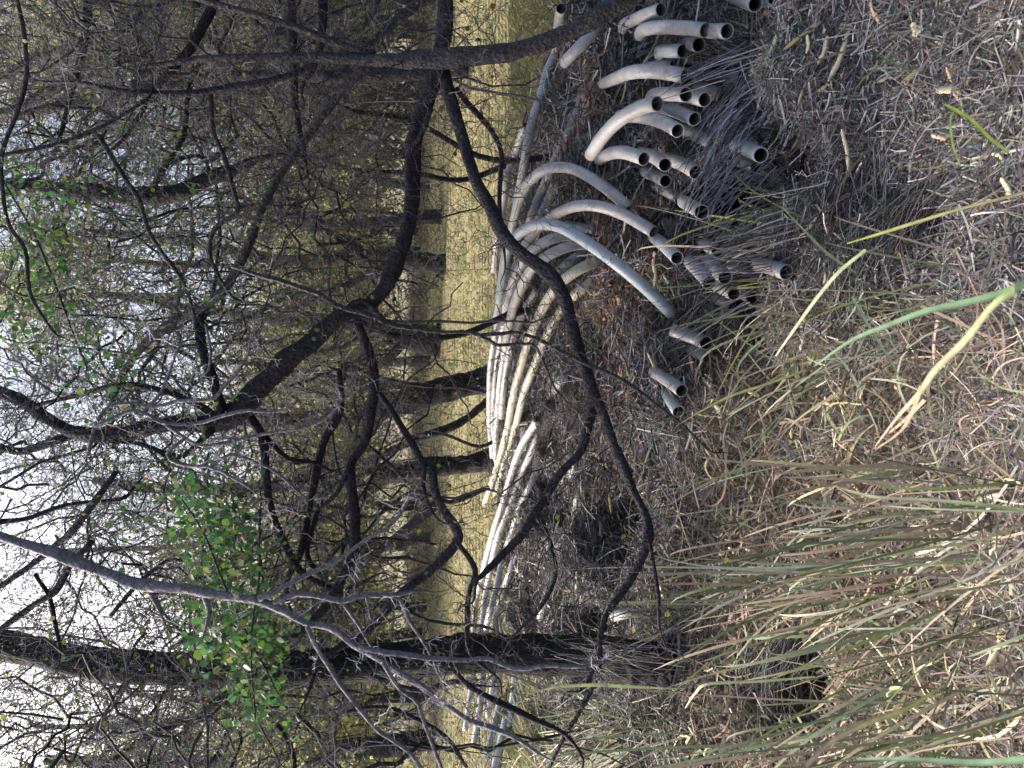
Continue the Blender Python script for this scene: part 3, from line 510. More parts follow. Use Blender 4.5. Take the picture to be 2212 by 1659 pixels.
sub([(1283,850,22),(1310,905,19),(1330,960,17),(1350,1010,20),(1372,1060,16),(1395,1110,17),(1402,1165,20),(1385,1210,16),(1360,1260,15),(1325,1310,13),(1308,1340,11),(1296,1400,12),(1280,1460,9)], (3.15, 3.0), 'bark_dark')
sub([(985,190,12),(1010,225,11),(1050,270,11),(1075,310,11),(1083,340,10),(1080,380,10),(1078,440,9),(1082,500,8),(1090,560,5)], (3.42, 3.6), 'bark_dark')
sub([(812,122,18),(737,200,17),(667,293,16),(617,360,16),(567,450,16),(530,545,20),(483,625,22),(430,665,22),(380,690,22),(310,745,18),(265,800,15),(240,860,12)], (3.5, 4.2), 'bark_grey')
sub([(1160,1118,10),(1180,1150,10),(1193,1200,11),(1198,1240,12),(1180,1285,11),(1155,1325,10),(1120,1360,8)], (3.05, 3.1), 'bark_dark')
sub([(1402,1165,9),(1412,1220,8),(1423,1300,9),(1425,1350,7)], (3.0, 3.1), 'bark_dark')
sub([(930,235,14),(905,300,10),(870,330,7)], (3.5, 3.7), 'bark_dark')
add_twigs(r1, ps, 17, .42, (.05,.045,.052), .0034, 5, 6, leaves=110, leafpal=OLIVE)
# T2 dark limb
ps = []
r2 = thing('thorn_tree', P(962, -40, 3.9), 'black limbed tree whose thick sinuous limb bends across the middle of the thicket', 'tree')
def s2(*a, **k): return sub(*a, root=r2, **k)
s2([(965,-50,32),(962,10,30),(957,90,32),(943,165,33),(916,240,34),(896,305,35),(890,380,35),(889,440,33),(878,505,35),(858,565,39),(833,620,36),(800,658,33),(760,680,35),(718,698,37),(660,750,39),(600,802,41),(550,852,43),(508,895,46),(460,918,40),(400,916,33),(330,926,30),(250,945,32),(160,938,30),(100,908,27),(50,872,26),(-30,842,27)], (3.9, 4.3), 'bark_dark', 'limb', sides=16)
s2([(433,668,20),(436,750,20),(462,820,20),(482,895,22)], (4.2, 4.15), 'bark_dark')
s2([(160,938,18),(100,960,18),(40,975,16),(-20,960,16)], (4.3, 4.3), 'bark_dark')
s2([(460,925,18),(400,985,12),(360,985,12),(300,960,10)], (4.1, 4.0), 'bark_dark')
s2([(715,700,12),(780,650,9),(840,700,9)], (4.0, 4.1), 'bark_dark')
s2([(475,905,16),(420,870,14),(340,840,12),(260,830,12),(180,850,10),(60,880,8)], (4.2, 4.6), 'bark_dark')
add_twigs(r2, ps, 13, .5, DK, .0035, 4, 6, leaves=160, leafpal=OLIVE)
# T3 furrowed trunk
r3 = thing('old_tree', P(1400, 1436, 4.55), 'old tree with a thick furrowed dark trunk standing in front of the straight pipes', 'tree')
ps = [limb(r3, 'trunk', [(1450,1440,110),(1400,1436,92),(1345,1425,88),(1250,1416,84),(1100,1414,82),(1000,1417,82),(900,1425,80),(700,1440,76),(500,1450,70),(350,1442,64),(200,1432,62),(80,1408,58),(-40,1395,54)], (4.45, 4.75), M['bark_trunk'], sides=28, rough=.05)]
sub([(120,1412,34),(60,1385,26),(20,1372,22),(-30,1365,20)], 4.7, 'bark_dark', root=r3)
sub([(560,1452,30),(500,1490,20),(433,1540,18),(367,1573,16),(300,1606,15),(250,1640,12),(200,1680,12)], (4.65, 4.4), 'bark_dark', root=r3)
sub([(640,1445,26),(600,1400,18),(640,1370,18),(690,1330,16),(740,1283,14)], (4.6, 4.2), 'bark_dark', root=r3)
sub([(500,1480,14),(560,1530,12),(620,1600,10),(640,1680,10)], (4.6, 4.4), 'bark_dark', root=r3)
add_twigs(r3, ps, 14, .5, GR, .003, 4, 5, leaves=60, leafpal=OLIVE)
# T4 pale near branch
r4 = thing('pale_branch', P(-10, 1150, 2.5), 'pale lilac grey thorny branch hanging in front of the furrowed trunk and dividing many times', 'branch'); ps = []
def s4(pl, dep=2.4, **k): return sub(pl, dep, 'bark_pale', root=r4, **k)
s4([(-30,1148,22),(0,1160,22),(50,1174,24),(117,1195,26),(167,1215,28),(233,1240,26),(283,1258,26),(333,1266,26),(400,1272,24),(450,1284,22),(500,1292,20),(560,1300,18),(617,1322,15),(665,1350,14),(700,1355,14),(737,1370,13),(770,1396,13),(820,1426,13),(860,1455,12),(930,1500,12),(970,1530,11),(1010,1560,11),(1060,1578,10),(1120,1600,9),(1165,1632,6)], (2.5, 2.3), nm='main_stem')
s4([(775,1398,10),(810,1406,10),(870,1413,10),(924,1419,10),(997,1424,9),(1050,1419,9),(1114,1441,9),(1180,1434,8),(1257,1437,7)], (2.33, 2.3))
s4([(560,1295,12),(617,1266,10),(687,1230,9),(737,1206,8),(800,1160,7),(840,1140,6),(870,1110,5)], (2.4, 2.5))
s4([(590,1302,14),(640,1284,14),(700,1290,14),(740,1300,13),(790,1287,12),(865,1286,10),(900,1278,7)], (2.4, 2.5))
s4([(862,1288,9),(880,1330,9),(897,1360,8),(930,1413,7),(940,1440,5)], (2.48, 2.5))
s4([(663,1352,10),(690,1406,9),(737,1482,9),(787,1546,9),(820,1583,8),(877,1620,8),(914,1665,7)], (2.37, 2.3))
s4([(828,1432,9),(864,1486,8),(900,1513,8),(924,1573,8),(957,1655,7)], (2.33, 2.3))
s4([(742,1305,9),(775,1350,8),(805,1400,7)], (2.45, 2.4))
s4([(440,1284,12),(452,1320,10),(447,1345,7)], (2.43, 2.4))
s4([(320,1268,14),(340,1310,8),(352,1340,5)], (2.45, 2.4))
add_twigs(r4, ps, 9, .17, PA, .0022, 2, 8, wob=.3)
# T5 pale zigzag sprays
r5 = thing('zigzag_branch', P(187, 985, 2.6), 'pale zigzag spray of bare twigs in front of the fork of the black limb', 'branch'); ps = []
def s5(pl, dep=2.6, **k): return sub(pl, dep, 'bark_pale', root=r5, sides=8, **k)
s5([(187,985,9),(203,922,9),(233,880,9),(283,873,8),(333,880,8),(383,866,8),(450,866,8),(477,840,8),(510,803,7),(533,770,5)])
s5([(205,922,9),(240,905,9),(287,885,8),(320,895,8),(350,912,8),(417,913,8),(483,893,8),(533,881,8),(583,886,7),(633,873,5)])
s5([(350,912,8),(400,946,8),(443,963,8),(500,953,8),(583,933,8),(650,923,7),(700,903,7),(733,870,6),(730,846,5)])
s5([(283,873,7),(300,900,7),(325,870,7),(345,850,6),(370,790,6),(380,760,4)])
s5([(400,946,8),(360,980,8),(380,1000,9),(420,1008,8),(460,1010,7),(530,1048,5)])
s5([(455,1010,7),(500,980,7),(560,1000,6),(600,1020,6),(645,1060,5)])
s5([(443,700,5),(455,760,6),(450,800,6),(440,810,4)])
add_twigs(r5, ps, 16, .16, PA, .002, 2, 4, wob=.4)
# T6 long slender twig
r6 = thing('slender_branch', P(500, 575, 2.9), 'slender grey branch running from the thicket across the pipes to the grass tufts', 'branch'); ps = []
def s6(pl, dep, **k): return sub(pl, dep, 'bark_grey', root=r6, sides=8, **k)
s6([(500,575,10),(560,595,10),(600,605,10),(680,632,10),(737,665,10),(797,680,9),(837,700,9),(880,710,9),(950,720,9),(1010,721,9),(1054,740,9),(1070,749,8),(1130,746,8),(1152,752,7),(1175,800,6),(1200,850,5),(1250,900,4)], (2.9, 3.0))
s6([(1037,724,8),(1080,722,8),(1120,720,8),(1170,740,8),(1254,783,8),(1337,820,8),(1404,866,7),(1474,920,6),(1530,975,5)], (3.0, 3.1))
add_twigs(r6, ps, 8, .3, GR, .0022, 3, 4)
# T7, T8, T9 limbs of trees whose feet are out of sight
def free_limb(label, defs, per=8, tw=.45, colr=DK, leaves=40, mat='bark_dark', dep0=4, r=.003, name='tree_limb'):
    global ps
    ps = []; root = thing(name, P(defs[0][0][0][0], defs[0][0][0][1], dep0), label, 'branch')
    for d_ in defs: ps.append(limb(root, 'branch', d_[0], d_[1], M[mat], sides=12))
    add_twigs(root, ps, per, tw, colr, r, 4, 5, leaves=leaves, leafpal=OLIVE); return root
free_limb('dark branch that kinks sharply over the field and forks beside the straight pipes', [
  ([(820,850,12),(860,906,15),(894,966,17),(917,1003,18),(937,1015,20),(940,1053,18),(957,1100,19),(984,1140,20),(987,1173,20),(924,1240,18),(870,1280,18),(820,1340,17),(770,1383,16),(737,1400,14),(690,1440,12)], (3.9, 3.5)),
  ([(987,1172,12),(1014,1206,11),(1027,1240,11),(1014,1280,10),(1010,1340,11),(1014,1400,9),(1050,1440,8)], (3.6, 3.5)),
  ([(860,1290,14),(900,1330,7),(960,1345,7),(1040,1350,7)], (3.7, 3.6)),
  ([(917,1003,10),(915,1060,8),(935,1110,6)], (3.8, 3.7))])
free_limb('dark drooping limb between the thick black limb and the kinked branch', [
  ([(770,693,20),(804,780,22),(807,836,22),(800,886,20),(787,953,19),(757,1003,19),(760,1060,20),(764,1106,20),(762,1190,19),(737,1250,18),(700,1310,17),(660,1350,15),(600,1400,12)], (4.3, 4.1)),
  ([(757,1003,12),(730,1060,9),(700,1090,8)], (4.2, 4.3)),
  ([(733,800,10),(735,886,16),(700,953,17),(683,1020,17),(667,1106,15),(650,1190,14),(620,1260,12)], (4.5, 4.6))])
free_limb('branch leaning steeply down toward the leafy vine', [
  ([(540,900,18),(567,947,17),(573,1020,17),(583,1106,16),(617,1190,15),(650,1240,14),(700,1270,12)], (4.4, 4.3)),
  ([(560,930,12),(620,990,10),(680,1000,8)], (4.4, 4.6)),
  ([(693,1080,12),(663,1190,12),(690,1240,10)], (4.7, 4.7))], leaves=80)
free_limb('heavy black limb silhouetted against bright sky in the upper thicket', [
  ([(-30,398,30),(60,402,32),(133,407,33),(267,417,34),(333,420,38),(400,408,36),(467,378,32),(520,358,24),(560,340,16),(620,330,10)], (4.6, 4.2)),
  ([(333,400,14),(367,342,13),(397,293,12),(405,215,10),(410,180,8)], (4.4, 4.3)),
  ([(367,350,9),(420,335,9),(455,345,8),(480,325,9),(510,290,8)], (4.4, 4.2))], dep0=4.6, leaves=60)
free_limb('knotted bluish branch dropping from the picture edge behind the leaning tree', [
  ([(465,-20,24),(457,20,22),(433,67,22),(410,110,20),(367,160,16),(333,190,13),(317,227,11),(283,280,8),(250,320,6)], (3.8, 3.9)),
  ([(190,-20,18),(187,60,16),(177,117,15),(160,180,12),(145,240,9),(120,330,7)], (3.9, 4.1)),
  ([(620,-30,24),(630,67,22),(633,150,18),(640,240,12),(655,330,9)], (4.3, 4.6)),
  ([(697,-30,22),(695,60,20),(680,140,14)], (4.4, 4.6))], leaves=70)
free_limb('thin wandering branch along the skyward edge of the thicket', [
  ([(33,-20,9),(53,83,9),(57,167,9),(40,250,9),(7,333,8),(7,400,8),(20,483,8),(57,550,8),(70,640,7),(120,720,6)], 3.2),
  ([(-20,340,9),(67,323,9),(133,307,9),(200,283,9),(267,247,8),(320,215,7)], (3.2, 3.5)),
  ([(213,293,10),(267,383,10),(300,433,10),(320,500,10),(353,553,9),(400,620,8),(420,700,7)], (3.4, 3.6)),
  ([(453,200,11),(460,283,11),(480,333,12),(500,400,11),(510,457,11),(463,493,10),(455,560,8),(500,640,8)], (3.5, 3.7))], mat='bark_grey', tw=.35, colr=GR, leaves=120, dep0=3.2)
free_limb('crossing dark branches above the pale hanging branch', [
  ([(250,1020,12),(187,1106,16),(150,1150,16),(110,1183,15),(50,1230,14),(-20,1275,13)], (3.6, 3.8)),
  ([(200,1170,10),(153,1220,14),(133,1256,14),(107,1290,13),(50,1323,13),(-20,1375,12)], (3.7, 3.8)),
  ([(75,1240,8),(107,1290,8),(117,1340,8),(125,1375,7)], (3.8, 3.9)),
  ([(240,1330,9),(300,1260,9),(360,1210,7)], (3.8, 3.8)),
  ([(-20,1130,16),(60,1120,10),(150,1090,9),(260,1080,8)], (3.9, 4.2))], leaves=50, dep0=3.6)
free_limb('grey trunk like limb lying behind the leaning tree toward the sky', [
  ([(1010,150,26),(900,160,26),(760,168,26),(640,166,26),(517,162,24),(400,178,22),(300,196,22),(200,215,20),(100,238,20),(-20,262,20)], (4.9, 5.1)),
  ([(280,120,22),(200,150,20),(120,190,20),(40,235,18),(-20,250,16)], (5.0, 5.0)),
  ([(350,20,24),(250,62,22),(150,100,22),(60,140,20),(-20,180,20)], (5.2, 5.4)),
  ([(980,-30,26),(900,10,24),(840,60,18),(780,110,14)], (4.4, 4.2))], mat='bark_grey', leaves=120, dep0=4.9)
free_limb('bundle of thin dark branches hanging low beyond the furrowed trunk', [
  ([(980,1450,10),(1010,1480,11),(1040,1500,13),(1100,1530,14),(1160,1560,13),(1220,1590,9),(1260,1640,6)], (3.2, 3.1)),
  ([(800,1460,10),(900,1490,10),(980,1470,12)], (3.4, 3.2)),
  ([(1296,1400,12),(1290,1460,10),(1270,1500,10),(1240,1550,9),(1210,1600,8),(1180,1660,8)], (3.2, 3.3)),
  ([(740,1540,8),(840,1530,8),(960,1590,8),(1010,1660,7)], (3.5, 3.4))], leaves=10, tw=.3, dep0=3.2)
# sticks lying on the heap, each its own thing
def ground_stick(pl, label, mat='bark_grey', lift=.03, forks=(), sides=10):
    a = np.array(pl, float); g, ok = cast(a[:, 0], a[:, 1]); g = g + np.array([0, 0, 1]) * lift; dd = np.linalg.norm(g - CAM, axis=1)
    rad = a[:, 2] * dd / F_PX / 2; root = thing('fallen_branch', g[0], label, 'branch', 'fallen branches on the litter')
    q = catmull(np.hstack([g, rad[:, None]]), 50); org = np.array(root.location)
    for _ in range(4): q[1:-1, :3] = (q[:-2, :3] + q[1:-1, :3] * 2 + q[2:, :3]) / 4
    link('stem', limb_mesh('stem', q[:, :3], q[:, 3], M[mat], sides, .08, org), root)
    for fk in forks:
        a = np.array(fk, float); g, ok = cast(a[:, 0], a[:, 1]); g = g + np.array([0, 0, 1]) * lift
        rad = a[:, 2] * np.linalg.norm(g - CAM, axis=1) / F_PX / 2
        q2 = catmull(np.hstack([g, rad[:, None]]), 24); link('side_branch', limb_mesh('side_branch', q2[:, :3], q2[:, 3], M[mat], 8, .08, org), root)
ground_stick([(1940,-10,24),(1935,50,24),(1905,95,24),(1868,135,22),(1835,170,22),(1805,200,24),(1790,245,20),(1785,300,18),(1780,340,19),(1783,380,18),(1790,430,22),(1806,475,16)], 'dark knobbly fallen branch curving down the litter slope near the picture edge', 'bark_grey', .05)
ground_stick([(1510,208,6),(1530,232,9),(1560,250,12),(1600,265,13),(1640,275,13),(1672,300,13),(1695,340,12),(1712,365,12),(1745,400,10),(1790,460,6)], 'forked grey stick bridging from a pipe mouth to the slope', 'bark_grey', .10, forks=[[(1712,365,9),(1760,358,8),(1850,345,5)], [(1715,370,9),(1750,385,8),(1775,383,5)]])
ground_stick([(1215,870,26),(1200,915,28),(1192,950,30),(1182,985,26),(1175,1030,22),(1185,1060,24),(1188,1090,24)], 'short thick dark log lying beside the straight bundle', 'bark_dark', .08)
ground_stick([(1318,650,10),(1322,700,14),(1330,760,16),(1340,820,15),(1350,870,12),(1352,930,8)], 'dark stick lying in the grey twig litter beyond the arched branch', 'bark_dark', .03)
ground_stick([(1180,1060,12),(1160,1120,16),(1150,1190,18),(1142,1260,17),(1145,1320,14)], 'rotting dark branch sunk in twigs beside the furrowed trunk', 'bark_dark', .04)
ground_stick([(1250,1080,8),(1235,1130,9),(1230,1200,11),(1215,1260,11),(1190,1300,9)], 'thin curved stick parallel to the rotting branch', 'bark_dark', .04)
ground_stick([(1750,640,26),(1740,680,26),(1715,715,22),(1690,730,16)], 'short thick weathered stick end below the pipe cluster', 'bark_dark', .03)
ground_stick([(1540,852,24),(1580,850,26),(1620,838,24),(1640,828,14)], 'grey stub of wood poking out of tan straw below the pipe pair', 'bark_grey', .03)
ground_stick([(1560,1395,14),(1600,1420,20),(1640,1440,24),(1680,1452,22),(1710,1460,14)], 'old grey root hump beside the dark hole in the straw', 'bark_grey', .03)
ground_stick([(1460,1090,6),(1480,1150,7),(1520,1200,6),(1560,1240,4)], 'thin dark twig curling over the straw by the grass tuft', 'bark_dark', .05)
ground_stick([(1500,80,5),(1540,60,5),(1590,40,6),(1650,-10,5)], 'thin grey stick arching past the pipe mouths at the picture edge', 'bark_pale', .08)
ground_stick([(1385,4,10),(1350,20,11),(1325,32,13),(1312,38,20),(1303,44,22)], 'pale stick with a knobbly end propped against the grey pipe', 'bark_pale', .12)

# ---------------------------------------------------------------- trees standing beyond the stack
def ground_y(X):
    th = PITCH + math.atan((X - 1106) / F_PX); return CH / math.tan(th)
def back_tree(label, pl, mat='bark_trunk', limbs=(), colr=DK, leaves=80, per=2.4, tw=1.0):
    global ps
    y = min(ground_y(pl[0][0]), 30); th = math.atan((pl[0][0] - 1106) / F_PX)
    d = y / math.cos(PITCH + th) * math.cos(th) * 1.0
    root = thing('background_tree', P(pl[0][0], pl[0][1], d), label, 'tree', 'trees beyond the pipe stack'); ps = []
    a = [(pl[0][0] + 34, pl[0][1], pl[0][2] * 1.9), (pl[0][0] + 8, pl[0][1], pl[0][2] * 1.3)] + list(pl)
    ps.append(limb(root, 'trunk', a, d, M[mat], sides=16, rough=.04))
    for q in limbs: ps.append(limb(root, 'limb', q, d, M[mat], sides=10))
    add_twigs(root, ps, per, tw, colr, .006, 5, 0, leaves=leaves, leafsize=.04, leafpal=OLIVE)
back_tree('stout dark trunk rising right behind the lower bundle', [(1062,818,60),(1000,830,54),(920,850,56),(830,878,50),(760,892,42),(600,905,32),(420,900,24),(200,930,18)], limbs=[[(830,878,30),(780,960,20),(700,1010,16),(560,1060,12)], [(860,865,26),(760,820,18),(640,800,14),(480,780,10)]])
back_tree('slimmer dark trunk with grass at its foot behind the straight pipes', [(1060,992,50),(1000,1003,38),(930,1010,44),(840,1025,44),(700,1045,34),(400,1060,24),(200,1040,16)], limbs=[[(840,1025,24),(760,1090,18),(640,1150,14)]])
back_tree('slanting thin trunk leaning away from the stout dark one', [(1050,868,18),(1005,905,17),(964,926,20),(904,946,18),(820,986,18),(740,1040,16),(600,1100,12),(400,1150,9)], mat='bark_dark')
back_tree('grey brown twin trunk above the blackened patch of the field', [(962,572,44),(900,565,40),(850,560,36),(760,552,30),(600,560,24),(400,520,18),(200,500,14)], limbs=[[(850,560,22),(760,610,16),(640,660,12)], [(800,555,20),(700,500,14),(500,460,10)]])
back_tree('broad shaded stump and trunk by the mound in the field', [(950,738,70),(900,730,60),(850,712,46),(780,700,32),(600,690,22),(300,650,14)], limbs=[[(880,725,24),(830,780,16),(760,800,10)]])
back_tree('far trunk seen through the gap near the arched pipes', [(955,468,36),(900,470,30),(820,478,24),(700,480,18),(500,440,12)])
back_tree('thin slanted trunk rising over the sunlit field', [(960,1075,12),(924,1106,20),(870,1150,19),(820,1190,18),(770,1223,16),(650,1300,12),(450,1340,9)], mat='bark_dark')
back_tree('low dark trunk at the bottom corner of the field', [(940,1598,44),(860,1606,46),(800,1615,44),(740,1620,40),(600,1640,36),(300,1645,28),(100,1640,20)], limbs=[[(740,1620,24),(640,1560,18),(480,1520,14),(300,1500,10)]])
back_tree('far slim trunk directly above the leaning thorn tree', [(900,60,24),(820,50,22),(600,40,18),(300,60,14),(0,80,12)])
back_tree('far trunk standing under the bright sky gap', [(880,330,22),(800,335,20),(600,320,16),(400,300,12),(200,320,9)])
back_tree('far pale trunk between the leafy vine and the kinked branch', [(880,1180,26),(800,1170,22),(600,1150,18),(400,1180,14),(150,1190,10)], mat='bark_grey')
back_tree('far thin trunk beyond the furrowed trunk', [(905,1500,24),(800,1510,22),(600,1530,18),(350,1560,14),(100,1570,10)], mat='bark_grey')

# ---------------------------------------------------------------- shared crowns for the thicket
def tangle_mesh(seed, rx, ry, rz_, n1, L, r, colr, kids=5, thorns=0, wob=.4):
    global rng
    keep = rng; rng = np.random.default_rng(seed); acc = Acc()
    st = rng.normal(size=(n1, 3)); st = nrm(st) * rng.uniform(.1, 1, (n1, 1)) ** .5 * np.array([rx, ry, rz_])
    d = nrm(rng.normal(size=(n1, 3)) + np.array([0, 0, .1])); cc = vary(colr, n1, .45, .05)
    nd = grow(acc, st, d, L * rng.uniform(.5, 1.4, n1), r * rng.uniform(.4, 1.3, n1), cc, 10, kids, thorns, wob)
    nb = 11; sb_ = st[:nb] * np.array([.5, .5, 1]); db_ = nrm(rng.normal(size=(nb, 3)) * [1, .6, 1]); pb = twig_paths(sb_, db_, np.full(nb, rx * 1.5), 14, .3)
    Vb, Qb = batch_tubes(pb, (r * rng.uniform(1.6, 3.4, nb))[:, None] * np.linspace(1, .35, 14)[None], 6); acc.add(Vb, Qb, np.repeat(vary(np.array(colr) * .35, nb, .3, .04), 84, 0))
    me = acc.mesh('twigs', M['twig']); rng = keep; return me, nd
def leaf_mesh(seed, nd, n, size, pal, clump=.0):
    global rng
    keep = rng; rng = np.random.default_rng(seed); acc = Acc()
    ps_ = nd[rng.integers(0, len(nd), n)] + rng.normal(0, clump, (n, 3)); leaf_batch(acc, ps_, size * rng.uniform(.6, 1.4, n), pick(pal, n))
    me = acc.mesh('foliage', M['leaf']); rng = keep; return me
tang = []
for s in range(4):
    me, nd = tangle_mesh(100 + s, 1.5, 1.1, 1.1, 140, .95, .0052, (.075, .073, .080) if s % 2 else (.16, .155, .16), 5)
    tang.append((me, leaf_mesh(200 + s, nd, 420, .032, OLIVE)))
def stem_pts(k):
    r_ = np.random.default_rng(50 + k); z = np.linspace(-3.4, .8, 9); w_ = np.cumsum(r_.normal(0, .16, (9, 2)), 0); return catmull(np.column_stack([w_ - w_[-2], z]), 40)
stemm = [limb_mesh('stem', stem_pts(k), np.linspace(.034, .010, 40), M['bark_dark'], 8, .06) for k in range(3)]
# mid shrubs: distance 5 to 11 m
mid = [(700,40,5.6),(690,250,6.2),(640,420,6.8),(720,560,6.2),(650,700,6.0),(720,860,7.0),(640,1000,6.4),(720,1130,6.2),(650,1290,6.6),(740,1560,5.8),(560,1520,6.6),
       (520,80,5.2),(500,300,7.4),(300,60,5.6),(120,60,6.4),(90,230,7.6),(480,1120,8.5),(350,1560,7.0),(150,1600,8.0),(560,620,8.4),(560,860,8.8),(140,640,9.0),(240,1150,9.5),(80,1480,9.0),
       (300,180,8.0),(640,150,8.4),(700,1400,8.2),(800,300,7.8),(790,960,9.0),(810,1500,7.6),(150,950,10.),(800,80,7.2),(300,480,11.),(40,440,9.5),(60,800,9.5)]
seen = set()
NM = len(mid)
mid += [(80,40,3.6),(380,100,3.9),(60,330,4.2),(200,830,4.6),(480,640,4.6),(80,1060,4.4),(300,1180,4.8),(420,1420,4.4),(60,1600,4.2),(480,1640,4.1),(250,520,4.8)]
spots_words = ['picture top edge', 'leaning thorn tree', 'bent black limb', 'arched pipes', 'slender grey branch', 'pale zigzag spray', 'stout dark trunk', 'kinked dark branch', 'leafy vine', 'furrowed trunk', 'low corner trunk']
def word_for(Y): return spots_words[min(10, int(max(Y, 0) / 151))]
for k, (X, Y, d) in enumerate(mid):
    if X > 600:
        X -= 70
        if k % 3 == 2 and k < NM: continue
    me, lf = tang[k % 4]; c = P(X, Y, d); root = thing('thorny_shrub', c - np.array([0, 0, 2.2]), '', 'shrub', 'tangled shrubs in the thicket')
    hgt = 'lower' if X > 620 else ('middle' if X > 300 else 'topmost'); dist = 'near' if d < 6.5 else ('farther' if d < 8.3 else 'distant')
    lbl_ = f'{dist} tangled bare twigged bush in the {hgt} thicket behind the {word_for(Y)}'
    while lbl_ in seen: lbl_ = lbl_.replace('bare twigged', ['sparse twigged', 'dense twigged', 'dark twigged'][len(seen) % 3], 1) if 'bare' in lbl_ else lbl_ + ' too'
    seen.add(lbl_); root['label'] = lbl_
    sc_ = rng.uniform(.85, 1.2); root.rotation_euler = (0, 0, rng.uniform(0, 6.28))
    if k >= NM: sc_ *= .62
    for nm, mm in (('twigs', me), ('foliage', lf)) + ((('stem', stemm[k % 3]),) if k % 4 == 0 and k < NM else ()):
        o = link(nm, mm, root, (0, 0, 2.2)); o.scale = (sc_, sc_, sc_)
        if nm != 'stem': o['kind'] = 'stuff'; o.rotation_euler = (rng.uniform(-.5, .5), rng.uniform(-.5, .5), 0)
# far trees: sunlit foliage and haze of twigs 15 to 32 m off
FARP = [((.42, .44, .13), 4), ((.30, .35, .10), 3), ((.55, .50, .20), 3), ((.16, .21, .07), 1.2)]
ftang = []
for s in range(3):
    me, nd = tangle_mesh(300 + s, 2.4, 2.0, 1.8, 130, 1.7, .012, (.20, .19, .18), 5)
    ftang.append((me, leaf_mesh(400 + s, nd, 5200, .075, FARP, .06)))
ftrunk = limb_mesh('trunk', np.array([[0, 0, -4.5], [.1, .05, -3], [-.1, .1, -1.6], [.15, -.05, -.3], [.0, .1, 1.]]), np.array([.14, .12, .10, .07, .03]), M['bark_grey'], 10)
fk = 0
for Y in range(-60, 1760, 105):
    for X0, dd in ((745, 25), (675, 20), (600, 28)):
        X = X0 + rng.uniform(-35, 35); Yj = Y + rng.uniform(-50, 50)
        if X0 == 600 and 220 < Yj < 1350 and fk % 3 != 1: fk += 1; continue
        d = dd + rng.uniform(-2, 3); c = P(X, Yj, d); root = thing('far_tree', (c[0], c[1], 0), '', 'tree', 'sunlit trees beyond the field')
        row = {745: 'low olive leaved tree across the field', 675: 'olive leaved tree beyond the field', 600: 'tall farthest leafy tree'}[X0]
        lbl_ = f'{row}, behind the {word_for(Yj)}'
        while lbl_ in seen: lbl_ += ', further down'
        seen.add(lbl_); root['label'] = lbl_
        me, lf = ftang[fk % 3]; sc_ = rng.uniform(.8, 1.15)
        for nm, mm in (('twigs', me), ('foliage', lf), ('trunk', ftrunk)):
            o = link(nm, mm, root, (0, 0, float(c[2]))); o.scale = (sc_, sc_, sc_)
            if nm != 'trunk': o['kind'] = 'stuff'
        root.rotation_euler = (0, 0, rng.uniform(0, 6.28)); fk += 1
for k_, (X, Y, d) in enumerate([(480,-40,20),(300,20,21),(120,-20,20),(420,140,24),(200,110,24),(60,170,25),(420,1690,22),(500,1500,26),(160,560,26),(60,640,24),(300,1680,24),(450,1250,27)]):
    c = P(X, Y, d); root = thing('far_tree', (c[0], c[1], 0), '', 'tree', 'sunlit trees beyond the field')
    root['label'] = f'very tall leafy tree {"high" if X < 250 else ["halfway up", "midway", "partly bare and midway"][k_ % 3]} behind the {word_for(Y)}' + (', nearer the edge' if Y < 0 or Y > 1685 else '')
    me, lf = ftang[fk % 3]; fk += 1
    for nm, mm in (('twigs', me), ('foliage', lf), ('trunk', ftrunk)):
        o = link(nm, mm, root, (0, 0, float(c[2])))
        if nm != 'trunk': o['kind'] = 'stuff'
    root.rotation_euler = (0, 0, rng.uniform(0, 6.28))

